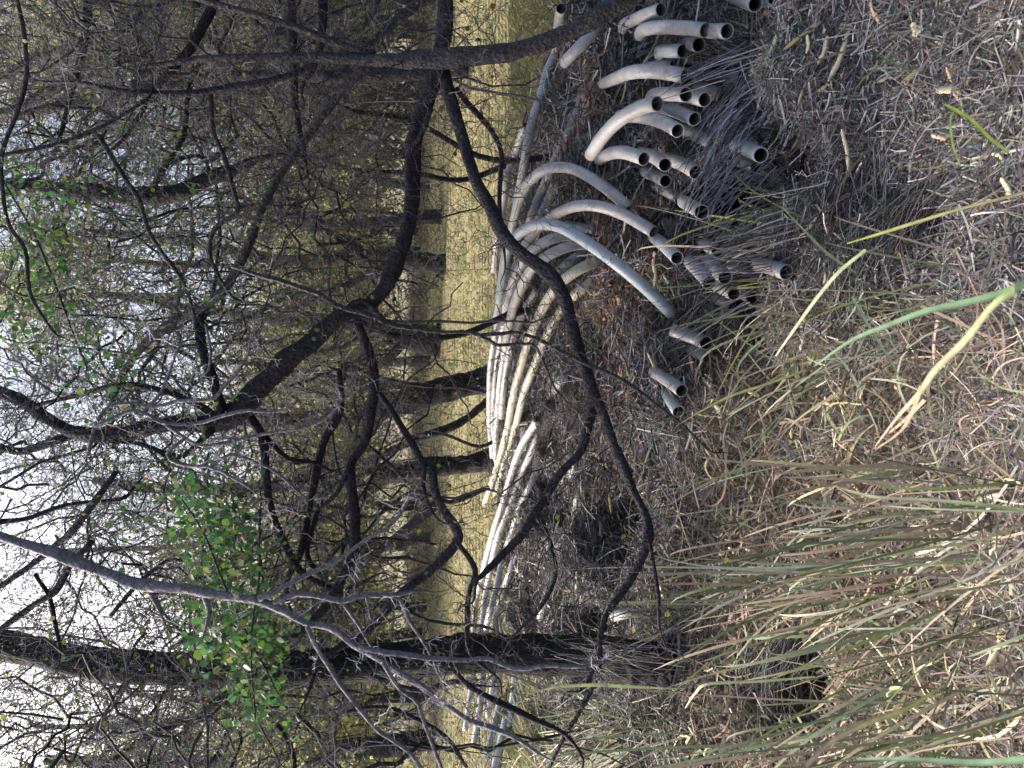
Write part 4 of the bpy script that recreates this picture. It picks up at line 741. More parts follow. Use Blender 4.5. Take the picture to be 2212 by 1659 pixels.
# ---------------------------------------------------------------- leafy vines: leaves as parts
def one_leaf(mat_col, name='leaf'):
    acc = Acc(); n_ = 8; u = np.linspace(0, 1, 5); wv = np.array([0, .36, .42, .27, 0])
    L_ = np.stack([wv * .95, u, -.12 * np.abs(wv) + .06 * u * u], 1); R_ = L_ * [-1, 1, 1]; C_ = np.stack([0 * u, u, .06 * u * u], 1)
    V = np.vstack([C_, L_, R_]) * np.array([1, 1, 1]); Q = []
    for k in range(4): Q += [[k, k + 1, 5 + k + 1, 5 + k], [k, 10 + k, 10 + k + 1, k + 1]]
    acc.add(V, np.array(Q), np.array(mat_col)); return acc.mesh(name, M['leaf'], True)
vl = [one_leaf(c) for c in [(.045,.12,.03),(.055,.13,.035),(.04,.105,.04),(.075,.13,.03),(.13,.14,.035),(.04,.10,.055)]]
def vine(label, boxes, total, size, dep, stems, extra=0):
    root = thing('leafy_vine', P(boxes[0][0], boxes[0][1], dep), label, 'vine'); org = np.array(root.location); paths = []
    for st_ in stems: paths.append(limb(root, 'stem', st_, dep, M['bark_grey'], sides=6))
    add_twigs(root, paths, 16, .28, (.10, .11, .07), .0018, 3, 0)
    wts = np.array([b_[4] for b_ in boxes], float); wts /= wts.sum()
    if extra:
        ib = rng.choice(len(boxes), extra, p=wts); bb = np.array(boxes, float)[ib]; la = Acc()
        cc_ = P(bb[:, 0] + rng.normal(0, 1.15, extra) * bb[:, 2], bb[:, 1] + rng.normal(0, 1.15, extra) * bb[:, 3], dep + .1 + np.abs(rng.normal(0, .25, extra))) - org
        leaf_batch(la, cc_, size * rng.uniform(.6, 1.2, extra), pick([((.045, .11, .03), 4), ((.06, .12, .035), 2), ((.035, .085, .04), 2), ((.11, .12, .035), .7)], extra)); f_ = link('foliage', la.mesh('foliage', M['leaf']), root); f_['kind'] = 'stuff'
    for k in range(total):
        bx = boxes[rng.choice(len(boxes), p=wts)]
        X = bx[0] + rng.normal(0, bx[2]); Y = bx[1] + rng.normal(0, bx[3]); c = P(X, Y, dep + abs(rng.normal(0, .2)) - .1) - org
        o = link('leaf', vl[rng.choice(6, p=[.28, .24, .18, .14, .08, .08])], root, [float(q) for q in c]); s_ = size * rng.uniform(.6, 1.35)
        o.scale = (s_, s_, s_)
        dv = Vector((rng.normal(0, .6), rng.normal(0, .5), -1.0 + rng.normal(0, .35))).normalized()
        q = dv.to_track_quat('Y', 'Z'); o.rotation_euler = (q.to_matrix() @ Matrix.Rotation(rng.uniform(-1.6, 1.6), 3, 'Y')).to_euler()
vine('round leaved green vine crossing the pale hanging branch', [(450,1130,50,45,1.6),(500,1200,45,45,1.6),(470,1310,40,45,1.5),(530,1370,45,38,1.6),(570,1390,30,25,.7),(540,1490,35,35,.7),(440,1400,22,30,.3),(560,1530,30,30,.3),(410,1075,30,22,.5)], 290, .031, 2.75,
     [[(380,1060,4),(440,1150,5),(480,1250,5),(520,1340,5),(560,1420,4),(600,1500,3)], [(560,1100,4),(560,1250,5),(540,1400,4),(550,1560,3)]], 1300)
vine('thin spray of olive leaves high above the bent black limb', [(60,500,40,60,1),(110,590,40,50,1),(60,680,40,50,1),(140,420,40,40,.5),(200,760,50,60,.5),(30,380,30,40,.5),(150,700,60,60,.6)], 250, .030, 3.3,
     [[(0,380,4),(60,480,5),(110,590,5),(150,700,4),(190,800,3)], [(-20,600,4),(60,640,5),(160,620,4)]], 500)
vine('scattered olive leaves hanging across the middle of the thicket', [(310,470,60,60,.8),(520,400,60,80,.8),(250,840,60,70,1),(420,620,50,60,.7),(280,300,60,60,.5),(640,620,50,60,.5),(440,980,60,60,.7),(260,1100,60,60,.4)], 190, .027, 3.5,
     [[(200,450,4),(320,480,4),(450,420,3),(560,380,3)], [(200,800,4),(300,860,4),(420,940,3)]], 500)

# ---------------------------------------------------------------- litter, straw and grass
GREY = [((.16,.152,.142), 5), ((.29,.278,.262), 3), ((.06,.056,.052), 4), ((.44,.43,.41), 1.6), ((.20,.145,.11), 1)]
BROWN = [((.19,.12,.07), 4), ((.27,.18,.11), 3), ((.12,.07,.045), 3), ((.38,.29,.19), 1), ((.18,.17,.155), 1)]
STRAW = [((.22,.165,.115), 4), ((.34,.275,.20), 2.5), ((.11,.08,.057), 4), ((.19,.175,.165), 3.5), ((.46,.40,.32), .7), ((.15,.155,.08), .8)]
DKS = [((.12,.111,.10), 4), ((.07,.063,.057), 4), ((.205,.193,.175), 2.5), ((.14,.13,.15), .8), ((.16,.115,.085), .8)]
PALE = [((.27,.255,.235), 4), ((.16,.15,.14), 4), ((.40,.385,.36), 1.5), ((.26,.205,.17), 1.5)]
def strands(acc, X, Y, pal, L, wpx, lift, bias=None, bstr=.0, K=4, curl=.25, amt=.25, tube=False, tilt=.3):
    g, ok = cast(X, Y); g = g[ok]; N = len(g)
    if N == 0: return
    d = np.linalg.norm(g - CAM, axis=1)
    az = rng.uniform(0, 2 * np.pi, N); h = np.stack([np.cos(az), np.sin(az), rng.normal(0, tilt, N)], 1)
    if bias is not None: h = h + np.asarray(bias) * bstr * np.sign(rng.normal(size=(N, 1)))
    h = nrm(h); Ls = L * rng.lognormal(0, .4, N)
    side = nrm(np.cross(h, np.array([0, 0, 1.]) + rng.normal(0, .4, (N, 3)))); c1 = rng.normal(0, curl, N)
    t = np.linspace(-.5, .5, K)
    zl = lift * rng.uniform(0, 1, N) ** 1.3
    pts = g[:, None] + (h[:, None] * t[None, :, None] + side[:, None] * (c1[:, None] * (.25 - t[None] ** 2) * 1.2)[..., None]) * Ls[:, None, None]
    pts[..., 2] += zl[:, None] + (rng.normal(0, .25, N) * Ls)[:, None] * (t[None] ** 2) 
    gz = hz(pts[..., 0], pts[..., 1]); pts[..., 2] = np.maximum(pts[..., 2], gz + .001 + zl[:, None] * .5)
    wd = np.maximum(wpx * d / F_PX / 2, .0005)[:, None] * np.linspace(1, .55, K)[None] * rng.uniform(.5, 1.5, (N, 1))
    cc = pick(pal, N, amt)
    if tube: V, Q = batch_tubes(pts, wd, 3); acc.add(V, Q, np.repeat(cc, K * 3, 0))
    else:
        up = nrm((CAM - g) / d[:, None] + np.array([0, 0, .6]) + rng.normal(0, .45, (N, 3)))
        V, Q = batch_ribbons(pts, wd, up); acc.add(V, Q, np.repeat(cc, K * 2, 0))
def region(n, x0, x1, y0, y1, fn=None):
    X = rng.uniform(x0, x1, n); Y = rng.uniform(y0, y1, n)
    if fn is not None: k = fn(X, Y); X, Y = X[k], Y[k]
    return X, Y
def in_hollow(X, Y, s=1.0):
    r = np.zeros(len(X), bool)
    for hx, hy, dep, rr in hollows:
        if dep < .12: continue
        R = rr * F_PX / 3.9 * s * 1.0; r |= ((X - hx) / (R * .8)) ** 2 + ((Y - hy) / R) ** 2 < 1
    return r
def edgeX(Y): return np.interp(Y, [-60, 200, 400, 700, 1000, 1200, 1400, 1500, 1700], [1270, 1180, 1110, 1085, 1085, 1095, 1120, 1190, 1240])
n1 = lambda X, Y: vnoise(X / 60, Y / 60, 1.0, 11)
n2 = lambda X, Y: vnoise(X / 90, Y / 40, 1.0, 12)
# fine woody twig litter on the heap
acc = Acc()
heap = lambda X, Y: (X > edgeX(Y) + rng.normal(0, 14, len(X))) & ~in_hollow(X, Y, 1.1)
X, Y = region(48000, 1070, 1540, -60, 1720, heap); br = n2(X, Y) + rng.normal(0, .25, len(X)) > .55
strands(acc, X[~br], Y[~br], GREY, .13, 2.6, .06, (1, 0, 0), .6, curl=.5)
strands(acc, X[br], Y[br], BROWN, .06, 3.6, .05, (1, 0, 0), .4, curl=.5)
X, Y = region(5500, 1090, 1540, -60, 1720, heap)
strands(acc, X, Y, GREY, .28, 3.4, .12, (1, 0, 0), .8, K=7, curl=.5, tube=True)
# patches of brown dead leaves
LV = [((.24,.14,.075), 4), ((.34,.225,.135), 3), ((.15,.08,.045), 3), ((.45,.32,.18), 1)]
for X_, Y_, sx, sy, n_ in [(1330,590,55,50,1500),(1390,480,35,50,1000),(1290,640,45,35,900),(1420,370,30,30,600),(1460,400,25,35,400),(1320,225,30,40,300),(1260,150,40,40,250),(1340,1110,25,70,1200),(1250,300,50,60,350),(1340,760,60,80,900),(1400,620,40,60,700),(1500,690,40,60,500),(1470,1250,30,80,700),(1290,880,50,70,400)]:
    X, Y = rng.normal(X_, sx, n_), rng.normal(Y_, sy, n_); k = (X > edgeX(Y)) & (Y < 1700) & ~in_hollow(X, Y)
    strands(acc, X[k], Y[k], LV, .045, 5.2, .10, None, 0, K=4, curl=.8)
# around the hollow and upper slope: long dark grey straw combed sideways
up_ = lambda X, Y: ~(in_hollow(X, Y) & (rng.random(len(X)) < .97))
X, Y = region(38000, 1520, 2260, -60, 760, up_)
strands(acc, X, Y, DKS + [((.38,.375,.36), 5)], .14, 2.1, .07, (1, .1, 0), 1.0, K=4, curl=.3)
X, Y = region(12000, 1650, 2260, -60, 760, up_)
strands(acc, X, Y, GREY, .16, 2.8, .10, (1, 0, 0), .7, K=5, curl=.4)
X, Y = region(4500, 1500, 2260, -60, 760, up_); k = n1(X, Y) > .35
strands(acc, X[k], Y[k], BROWN, .06, 5, .09)
o = link('twig_litter', acc.mesh('twig_litter', M['litter'])); tag(o, 'dense grey twig and bark litter covering the heap around the pipes', 'litter', kind='stuff')
# brushwood: tangled dead twigs lying over the heap and the pipes
acc = Acc()
def brush(n, x0, x1, y0, y1, lift, L, rr, colr, kids=3, fn=heap):
    X, Y = region(n, x0, x1, y0, y1, fn); g, ok = cast(X, Y); g = g[ok]; N = len(g)
    g = g + np.stack([0 * X[ok], 0 * X[ok], rng.uniform(.01, lift, N)], 1); d = nrm(rng.normal(size=(N, 3)) * [1, .7, .35] + [0, 0, .05])
    grow(acc, g - d * L * .4, d, L * rng.uniform(.4, 1.4, N), rr * rng.uniform(.5, 1.4, N), pick(colr, N, .35), 9, kids, 0, .38, 0, .0011)
BR = [((.12,.115,.12), 4), ((.25,.24,.245), 3.5), ((.045,.042,.045), 2.5), ((.42,.41,.415), 2)]
brush(1350, 1070, 1520, 250, 1700, .18, .36, .0031, BR)
brush(260, 1060, 1300, 550, 1450, .35, .55, .0038, [((.05,.047,.05), 3), ((.10,.095,.10), 1)], 4)
brush(300, 1150, 1500, -40, 700, .12, .28, .0026, BR)
brush(200, 1520, 2200, 0, 700, .12, .34, .0028, BR, 2)
brush(220, 1480, 2200, 700, 1700, .12, .30, .0024, BR, 2)
o = link('brushwood', acc.mesh('brushwood', M['twig'])); tag(o, 'tangled grey dead twigs lying over the heap and across the pipes', 'brushwood', kind='stuff')
# tan straw
acc = Acc()
low_ = lambda X, Y: (X > np.interp(Y, [650, 900, 1100, 1300, 1700], [1560, 1500, 1460, 1460, 1420]) + rng.normal(0, 40, len(X))) & ~(in_hollow(X, Y) & (rng.random(len(X)) < .97))
X, Y = region(60000, 1400, 2270, 640, 1720, low_); gz_ = (n1(X, Y) + rng.normal(0, .3, len(X)) + np.clip((X - 1850) / 300, -1, 1) * .9) > .45
strands(acc, X[~gz_], Y[~gz_], STRAW, .10, 2.2, .09, (.3, .3, .4), .4, K=5, curl=.6)
strands(acc, X[gz_], Y[gz_], PALE, .13, 1.8, .10, None, 0, K=5, curl=.4)
X, Y = region(1000, 1480, 2270, 680, 1720, low_)
strands(acc, X, Y, [((.42,.34,.24), 3), ((.30,.235,.16), 3), ((.34,.31,.25), 2), ((.22,.25,.12), 1.5)],   .24, 4.6, .16, (-.5, .3, .5), .5, K=8, curl=.7)
X, Y = region(7000, 1450, 2270, 640, 1720, low_)
strands(acc, X, Y, STRAW, .22, 2.6, .14, (-.3, .6, .5), .7, K=7, curl=.5)
o = link('dry_straw', acc.mesh('dry_straw', M['litter'])); tag(o, 'matted tan and silvery dry straw covering the near slope', 'straw', kind='stuff')
# hanks of long straight straws drooping over the pipe mouths
def hank(acc, a, b, n, sa, sb, w=2.2, pal=None, sag=.05, d0=None):
    if d0 and a[0] > 1600: n = int(n * .27); w *= 1.25
    a = np.asarray(a, float); b = np.asarray(b, float); t = np.linspace(0, 1, 7)
    A_ = a + rng.normal(0, 1, (n, 2)) * sa; B_ = b + rng.normal(0, 1, (n, 2)) * sb
    ga, _ = cast(A_[:, 0], A_[:, 1]); gb, _ = cast(B_[:, 0], B_[:, 1])
    da = (ga - CAM) @ FW; db = (gb - CAM) @ FW
    if d0: da = np.minimum(da, d0[0]) ; db = np.minimum(db, d0[1])
    da = da - rng.uniform(.02, .12, n); db = db - rng.uniform(.05, .22, n)
    s_ = rng.uniform(-.1, .45, (n, 1)); e_ = rng.uniform(.6, 1.1, (n, 1)); tt = s_ + (e_ - s_) * t
    pts = P(A_[:, :1] + (B_[:, :1] - A_[:, :1]) * tt, A_[:, 1:] + (B_[:, 1:] - A_[:, 1:]) * tt, da[:, None] + (db - da)[:, None] * tt)
    pts[..., 2] += (sag * rng.uniform(.2, 1.2, n))[:, None] * (tt * (1 - tt) * 3)
    pts += np.cumsum(rng.normal(0, .0045, pts.shape), 1) + np.cumsum(np.cumsum(rng.normal(0, .0012, pts.shape), 1), 1)
    wd = w * 3.6 / F_PX / 2 * rng.uniform(.5, 1.5, (n, 1)) * np.linspace(1.1, .5, 7)[None]
    V, Q = batch_tubes(pts, wd, 3); acc.add(V, Q, np.repeat(pick(pal, n), 21, 0))
PUR = [((.22,.21,.25), 4), ((.34,.33,.36), 3), ((.12,.115,.13), 2), ((.42,.41,.41), 1)]
acc = Acc()
hank(acc, (1690, 90), (1430, 190), 60, (14, 18), (20, 16), 2.2, PUR, d0=(4.3, 3.9))
hank(acc, (1650, 140), (1520, 330), 130, (20, 24), (20, 35), 2.2, PUR, d0=(4.1, 3.8))
hank(acc, (1640, 230), (1480, 430), 200, (28, 40), (30, 45), 2.2, PUR, d0=(4.1, 3.8))
hank(acc, (1680, 320), (1490, 470), 130, (30, 30), (30, 30), 2.2, PUR, d0=(4.0, 3.8))
hank(acc, (1740, 400), (1540, 500), 120, (40, 40), (40, 40), 2.3, PUR + GREY, d0=(3.9, 3.7))
hank(acc, (1720, 480), (1500, 560), 110, (45, 24), (30, 24), 2.3, PUR + GREY, d0=(3.9, 3.7))
hank(acc, (1690, 545), (1480, 630), 70, (45, 24), (30, 34), 2.3, PUR + GREY, d0=(3.9, 3.7))
hank(acc, (1650, 600), (1450, 740), 60, (55, 30), (40, 34), 2.2, GREY, d0=(3.9, 3.7))
hank(acc, (1800, 370), (1760, 560), 260, (50, 40), (70, 40), 2.3, DKS + GREY)
hank(acc, (1960, 400), (1900, 620), 240, (70, 60), (80, 60), 2.3, DKS + GREY)
hank(acc, (1870, 430), (1730, 620), 300, (50, 50), (60, 60), 2.2, GREY)
hank(acc, (1700, 1360), (1650, 1500), 220, (40, 25), (45, 30), 2.2, GREY)
hank(acc, (1240, 1400), (1440, 1440), 45, (60, 20), (50, 24), 1.6, GREY, d0=(4.35, 4.2))
o = link('straw_hanks', acc.mesh('straw_hanks', M['litter'])); tag(o, 'long purple grey straws drooping in hanks over the dark hollow', 'straw', kind='stuff')
# grass of the field
acc = Acc()
FG = [((.25,.225,.115), 4), ((.155,.18,.075), 4), ((.34,.295,.18), 2.5), ((.09,.115,.05), 2.5)]
fm = lambda X, Y: (X < edgeX(Y) + rng.normal(0, 16, len(X)))
X, Y = region(80000, 880, 1290, -60, 1720, fm); g, ok = cast(X, Y); g = g[ok & (np.linalg.norm(g - CAM, axis=1) < 30)]; N = len(g); dd = np.linalg.norm(g - CAM, axis=1)
ang = vnoise(g[:, 0], g[:, 1], 1.7, 21) * 4; lean = np.stack([np.cos(ang), np.sin(ang) * .6, rng.uniform(.15, .8, N)], 1) + rng.normal(0, .35, (N, 3)); lean[:, 2] = np.abs(lean[:, 2]); lean = nrm(lean)
Lg = rng.uniform(.05, .16, N); t = np.array([0, .5, 1.]); pts = g[:, None] + lean[:, None] * (t[None, :, None] * Lg[:, None, None]); pts[..., 2] -= (.35 * Lg)[:, None] * t[None] ** 2
wd = (1.5 * dd / F_PX / 2)[:, None] * np.array([[1.1, .8, .15]]); ff = vnoise(g[:, 0], g[:, 1] * .6, 1.2, 22)
cg = np.where((ff > .15)[:, None], pick([FG[1], FG[3], FG[0]], N), pick([FG[0], FG[2], FG[1]], N))
V, Q = batch_ribbons(pts, wd, nrm((CAM - g))); acc.add(V, Q, np.repeat(cg, 6, 0))
o = link('field_grass', acc.mesh('field_grass', M['grass'])); tag(o, 'short yellow green grass of the field beyond the stack', 'grass', kind='stuff')
# green blades arching over the near slope
GRN = [((.12,.145,.08), 4), ((.085,.11,.035), 3), ((.17,.19,.115), 3), ((.22,.19,.12), 3), ((.34,.27,.19), 3), ((.27,.32,.23), 1.6)]
def blades(acc, N, bx, by, sx, sy, dX, dY, w, pal, lift=.25, K=8, spread=.35):
    if w > 3.5: N = int(N * .22); w *= .85; sx *= 1.8; sy *= 1.7
    X = bx + rng.normal(0, sx, N); Y = by + rng.normal(0, sy, N); g, ok = cast(X, Y); d0 = (g - CAM) @ FW
    f = rng.uniform(.5, 1.15, N); tX = X + dX * f + rng.normal(0, abs(dX) * .2, N); tY = Y + dY * f * rng.uniform(.3, 1.6, N) + rng.normal(0, spread * 280, N)
    tp = P(tX, tY, d0 - rng.uniform(-.1, .18, N)); t = np.linspace(0, 1, K)
    gt, _ = cast(tX, tY); dt_ = np.minimum((gt - CAM) @ FW - .04, d0 + .5); tp = P(tX, tY, dt_)
    mid_ = (g + tp) / 2 + np.stack([rng.normal(0, .05, N), rng.normal(0, .04, N), rng.uniform(.1, 1.3, N) * lift], 1) + nrm(tp - g) * rng.uniform(-.05, .2, (N, 1))
    t_ = t[None, :, None]; pts = g[:, None] * (1 - t_) ** 2 + 2 * mid_[:, None] * t_ * (1 - t_) + tp[:, None] * t_ ** 2
    wd = (w * rng.uniform(.5, 1.4, N) * d0 / F_PX / 2)[:, None] * (np.sin(np.pi * np.clip(t * .8 + .2, 0, 1)) ** .6 * .95 + .05)[None]
    V, Q = batch_ribbons(pts, wd, nrm(CAM - g + rng.normal(0, .6, (N, 3)))); acc.add(V, Q, np.repeat(pick(pal, N), K * 2, 0))
def tuft(label, specs):
    acc = Acc()
    for s_ in specs: blades(acc, *s_)
    tag(link('grass_tuft', acc.mesh('grass_tuft', M['grass'])), label, 'grass tuft', 'grass tufts on the near slope', 'stuff')
tuft('green grass tuft arching past the pipe cluster', [(150, 2050, 640, 110, 28, -380, 90, 4.5, GRN), (60, 1900, 640, 60, 30, -300, 140, 4, GRN), (70, 1850, 750, 70, 40, -330, 190, 5, GRN)])
tuft('long green grass tuft sweeping to the blue grey slanting pipe', [(170, 2190, 1060, 60, 30, -480, 80, 6.5, GRN), (120, 2060, 1150, 90, 40, -420, 130, 6, GRN), (60, 1750, 940, 80, 40, -280, 130, 5, GRN)])
tuft('dense green grass tuft below the foot of the furrowed trunk', [(220, 2190, 1230, 70, 50, -560, 150, 6.5, GRN), (130, 1900, 1290, 80, 40, -450, 80, 6, GRN), (90, 1700, 1250, 60, 40, -330, 60, 6, GRN)])
tuft('grass tuft spreading along the bottom corner of the slope', [(230, 2180, 1520, 80, 60, -520, 160, 6.5, GRN), (120, 2000, 1620, 100, 40, -520, 60, 6, GRN), (90, 1750, 1560, 90, 40, -300, 80, 5, GRN)])
tuft('sparse pale grass stems on the litter past the trunk', [(240, 1420, 1600, 60, 60, -180, 60, 2.2, [((.34,.36,.2), 3), ((.5,.46,.34), 3), ((.22,.26,.1), 2)], .1), (160, 1180, 1580, 30, 50, -60, -10, 2, [((.40,.42,.26), 3), ((.5,.46,.34), 2)], .06)])
tuft('dry grass stems strewn over the upper slope', [(40, 1760, 520, 60, 60, -240, 60, 3.4, [((.28,.30,.10), 2), ((.38,.34,.24), 2)]), (26, 2180, 300, 40, 60, -260, 60, 5, GRN), (16, 2000, 60, 60, 60, -200, 120, 4, STRAW)])
def hero_blade(label, pl, colr, dep):
    a = np.array(pl, float); d = np.linspace(dep[0], dep[1], len(a)); pp = P(a[:, 0], a[:, 1], d); q = catmull(np.hstack([pp, (a[:, 2] * d / F_PX / 2 * .62)[:, None]]), 30)
    c0 = q[0, :3].copy(); t_ = nrm(np.gradient(q[:, :3], axis=0)); s_ = nrm(np.cross(t_, nrm(CAM - q[:, :3] + np.array([.25, 0, .1])))); n_ = np.cross(s_, t_)
    W = q[:, 3:4]; V = np.stack([q[:, :3] - s_ * W, q[:, :3] - n_ * W * .18, q[:, :3] + s_ * W], 1).reshape(-1, 3) - c0
    b_ = np.arange(29)[:, None] * 3; Q = np.vstack([b_ + [[0, 1, 4, 3]], b_ + [[1, 2, 5, 4]]])
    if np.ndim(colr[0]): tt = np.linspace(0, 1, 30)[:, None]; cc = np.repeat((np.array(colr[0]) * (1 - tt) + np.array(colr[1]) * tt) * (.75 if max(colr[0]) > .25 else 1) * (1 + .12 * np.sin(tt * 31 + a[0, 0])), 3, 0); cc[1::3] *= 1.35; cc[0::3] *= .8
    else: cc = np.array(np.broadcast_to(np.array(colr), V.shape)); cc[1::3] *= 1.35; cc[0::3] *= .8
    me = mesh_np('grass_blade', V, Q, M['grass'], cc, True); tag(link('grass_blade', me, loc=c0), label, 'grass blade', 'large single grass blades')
gA, gB, tn = (.10, .165, .095), (.14, .185, .09), (.30, .235, .165)
hero_blade('broad blurred green blade, the topmost of the two closest to the camera', [(2240,598,44),(2180,628,34),(2100,650,26),(2000,672,22),(1920,702,18),(1840,735,13),(1760,790,5)], (gA, gA), (.9, 1.5))
hero_blade('broad blurred blade fading from green to tan, lower of the closest two', [(2190,626,40),(2140,665,24),(2085,735,24),(2020,800,22),(1985,850,18),(1940,900,10),(1890,965,3)], (gB, tn), (.9, 1.4))
hero_blade('tan blade splitting off the green to tan one', [(1990,835,16),(1975,880,14),(1955,920,11),(1930,945,8),(1890,972,3)], (tn, tn), (1.1, 1.4))
hero_blade('long green blade with a yellow tip crossing the cluster of pipe mouths', [(1690,448,3),(1740,500,6),(1790,550,11),(1780,545,11)][:3] + [(1850,590,8)], ((.34, .34, .18), gB), (2.2, 2.0))
hero_blade('slanting green blade reaching from the straw to the closest blades', [(1870,540,12),(1810,590,13),(1760,650,12),(1710,720,9),(1675,770,4)], (gB, (.42, .40, .26)), (1.8, 2.2))
hero_blade('thin green blade in the straw beside the slanting one', [(1840,640,9),(1880,710,9),(1930,790,6),(1950,830,3)], (gA, gA), (2., 2.2))
hero_blade('pale arching blade under the dense tuft', [(1800,1050,4),(1850,1065,10),(1900,1075,12),(2000,1080,12),(2100,1088,14),(2230,1105,14)], ((.42, .40, .26), (.30, .36, .18)), (2.2, 1.8))
hero_blade('pale stiff blade pointing over the thin pipe beyond the trunk', [(1140,1500,3),(1200,1485,9),(1280,1480,13),(1340,1482,12),(1430,1487,6),(1480,1488,3)], ((.36, .42, .22), (.30, .34, .14)), (2.9, 2.8))
hero_blade('green blade rising from the bottom corner', [(2230,1640,26),(2100,1648,22),(1950,1640,14),(1850,1640,8)], (gA, gA), (1.1, 1.5))
hero_blade('blurred olive and brown blade in the bottom tuft', [(1740,1655,16),(1800,1600,16),(1880,1560,18),(1960,1530,16),(2040,1480,6)], (tn, (.22, .27, .08)), (1.5, 1.5))
hero_blade('long green blade above the dark hollow edge', [(1830,526,4),(1900,505,10),(1980,480,12),(2080,450,10),(2220,415,10)], ((.28, .32, .08), (.30, .26, .14)), (2.2, 1.8))
hero_blade('bent green blade near the wood chips', [(2040,225,5),(2060,235,12),(2100,260,12),(2140,300,12),(2180,330,10)], ((.22, .28, .06), (.22, .28, .06)), (2.1, 2.0))
hero_blade('green blade drooping from the bent one', [(2090,225,9),(2055,250,9),(2058,310,8),(2075,360,3)], ((.22, .28, .08), (.2, .26, .08)), (2.1, 2.15))
hero_blade('grass blade reaching the pair of pipes', [(1470,915,2),(1520,885,6),(1580,855,9),(1650,832,10),(1740,800,8)], ((.26, .28, .09), (.30, .28, .12)), (2.9, 2.6))
hero_blade('pale green blade sweeping across the dark hole in the straw', [(1480,1530,4),(1500,1500,8),(1530,1478,10),(1640,1472,9),(1760,1462,6)], ((.40, .42, .24), (.36, .40, .2)), (2.8, 2.5))
# single dry pieces on the litter
def chip_mesh(k, colr):
    n_ = 9; u = np.linspace(-.5, .5, n_); r_ = np.random.default_rng(k); wv = .11 * np.array([.45, .8, 1, .9, 1.1, .95, 1, .75, .3]) * r_.uniform(.75, 1.2, n_); bend = r_.uniform(-.07, .07) * (u * 2) ** 2 + .015 * np.sin(u * 9 + k)
    rows = [np.stack([u, bend - wv, 0 * u], 1), np.stack([u, bend, .05 + 0 * u], 1), np.stack([u, bend + wv, 0 * u], 1), np.stack([u, bend, -.02 + 0 * u], 1)]
    V = np.stack(rows, 1).reshape(-1, 3); Q = []
    for i_ in range(n_ - 1):
        for j_ in range(4): Q.append([i_ * 4 + j_, i_ * 4 + (j_ + 1) % 4, i_ * 4 + 4 + (j_ + 1) % 4, i_ * 4 + 4 + j_])
    Q += [[0, 1, 2, 3], [(n_ - 1) * 4 + 3, (n_ - 1) * 4 + 2, (n_ - 1) * 4 + 1, (n_ - 1) * 4]]
    return mesh_np('wood_chip', V, np.array(Q), M['litter'], np.array(colr))
CH_ = [((.72,.54,.27)), ((.78,.66,.44)), ((.55,.40,.24)), ((.66,.66,.46)), ((.45,.24,.13))]
chips = [chip_mesh(k, CH_[k]) for k in range(5)]
def put_chip(X, Y, lenpx, ang, k, label, thin=1.0, group='dry bark chips and pods on the litter'):
    g, ok = cast([X], [Y]); g = g[0]; d = float((g - CAM) @ FW); g = g + (CAM - g) / d * .07 + np.array([0, 0, .05])
    o = link('bark_chip', chips[k], loc=[float(q) for q in g]); L_ = lenpx * d / F_PX; o.scale = (L_, L_ * thin, L_ * .8)
    dv = Vector((math.sin(ang) * -1, 0, 0)) + Vector(-UP * math.cos(ang)); nv = Vector(CAM - g).normalized() + Vector((0, 0, .5)); dv.normalize(); yv = nv.cross(dv).normalized(); zv = dv.cross(yv)
    o.rotation_euler = Matrix((dv, yv, zv)).transposed().to_euler(); tag(o, label, 'bark chip', group)
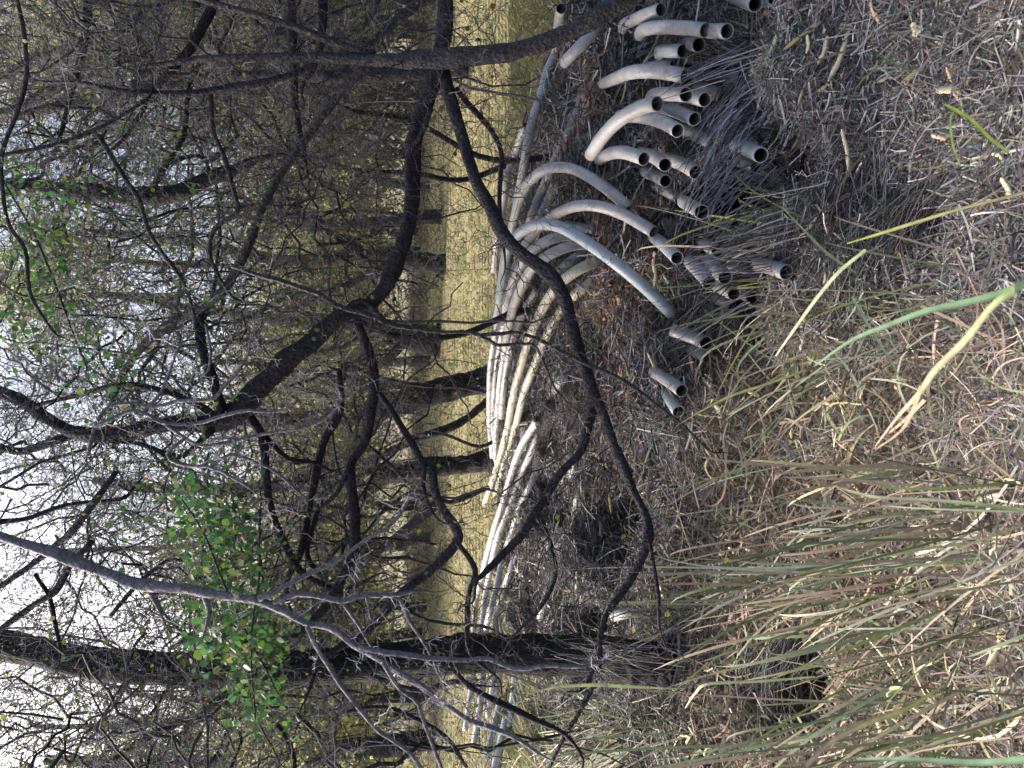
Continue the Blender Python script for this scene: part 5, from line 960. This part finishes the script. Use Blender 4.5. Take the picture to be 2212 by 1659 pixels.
for X, Y, L_, a_, k, th, lb in [(1688,105,70,2.0,3,.7,'greenish white curved pod near the edge of the hollow'),(1741,87,75,2.5,0,.45,'golden stick like chip beside the greenish pod'),(1766,97,40,1.6,1,.9,'small upright tan chip beside the golden one'),
   (1801,110,62,1.9,1,.7,'tan curled chip before the dark fallen branch'),(1838,120,120,1.95,1,.5,'longest pale chip leaning to the dark fallen branch'),(1911,33,50,1.1,0,.8,'tan chip close to the tip of the fallen branch'),(2001,67,34,1.5,1,2.2,'broad round tan leaf on dark straw'),
   (2005,155,84,2.55,0,.5,'long yellow chip lying alone on the dark slope'),(2085,195,72,.1,1,1.1,'thick flat wood chip with ragged ends'),(2064,300,56,.4,1,1.,'cream chip under the bent green blade'),(2075,165,36,1.2,2,1.,'small brown tan chip above the thick flat one'),
   (2118,170,44,1.8,2,.7,'narrow brownish chip next to the small one'),(1801,190,34,2.6,0,1.,'yellow chip tucked under the fallen branch bend'),(1935,170,40,2.5,1,.9,'pale broken chip between branch and yellow chip'),(1751,205,50,1.9,0,.5,'thin golden chip left of the fallen branch'),
   (1850,325,90,1.4,1,.45,'long pale chip beside the mid part of the fallen branch'),(1771,490,60,2.3,1,.6,'cream stick chip at the fallen branch end'),(2203,408,50,1.2,1,1.1,'torn tan chip at the picture border'),(1742,300,60,2.0,1,.7,'pale fibrous chip by the forked stick'),
   (1431,590,60,1.5,1,.7,'upright tan chip beside the blue grey pipe'),(1462,615,60,1.1,1,.5,'forked looking tan chip below the blue grey pipe'),(1428,790,60,1.2,1,.4,'white rimmed curved chip in the grey litter'),(1590,730,30,1.5,1,.9,'short pale chip near the grass edge'),
   (1445,1270,80,1.3,1,.5,'long cream husk near the dark stick'),(1260,1255,40,1.6,1,.9,'curled peach husk behind the furrowed trunk'),(1600,850,60,2.5,1,.6,'cream husk above the grey stub'),(1620,880,70,2.6,3,.6,'pale husk under the grey stub'),
   (1330,1080,60,1.5,0,.5,'orange tan strip in the brown patch'),(1350,1120,50,1.3,0,.5,'orange tan strip nearer the dark branch'),(1850,910,90,1.2,0,.4,'yellow stem piece in the straw bed'),(1870,1050,70,.9,0,.6,'yellow knotted stem piece under the pale arching blade'),
   (2100,1440,110,1.7,1,.5,'long cream husk strip in the bottom straw'),(2180,1400,90,2.0,1,.6,'cream husk strip next to the long one'),(1700,1330,60,1.6,1,.6,'tan husk next to the dark hole'),(1760,1320,70,1.8,1,.5,'tan husk strip beside the grass tuft'),(2090,1500,100,1.5,1,.4,'golden husk stem standing in the bottom straw')]:
    put_chip(X, Y, L_, a_, k, lb, th)
for k in range(150):                                # small husks nothing tells apart
    if k % 2: X, Y = rng.uniform(1480, 2200), rng.uniform(700, 1650)
    else: X, Y = rng.uniform(1230, 2200), rng.uniform(0, 1300)
    if in_hollow(np.array([X]), np.array([Y]))[0]: continue
    put_chip(X, Y, rng.uniform(14, 34), rng.uniform(0, 3.1), int(rng.choice(5, p=[.2, .3, .25, .1, .15])), 'small dry leaf scrap lying loose in the litter', rng.uniform(.7, 2), 'small dry leaf scraps in the litter')
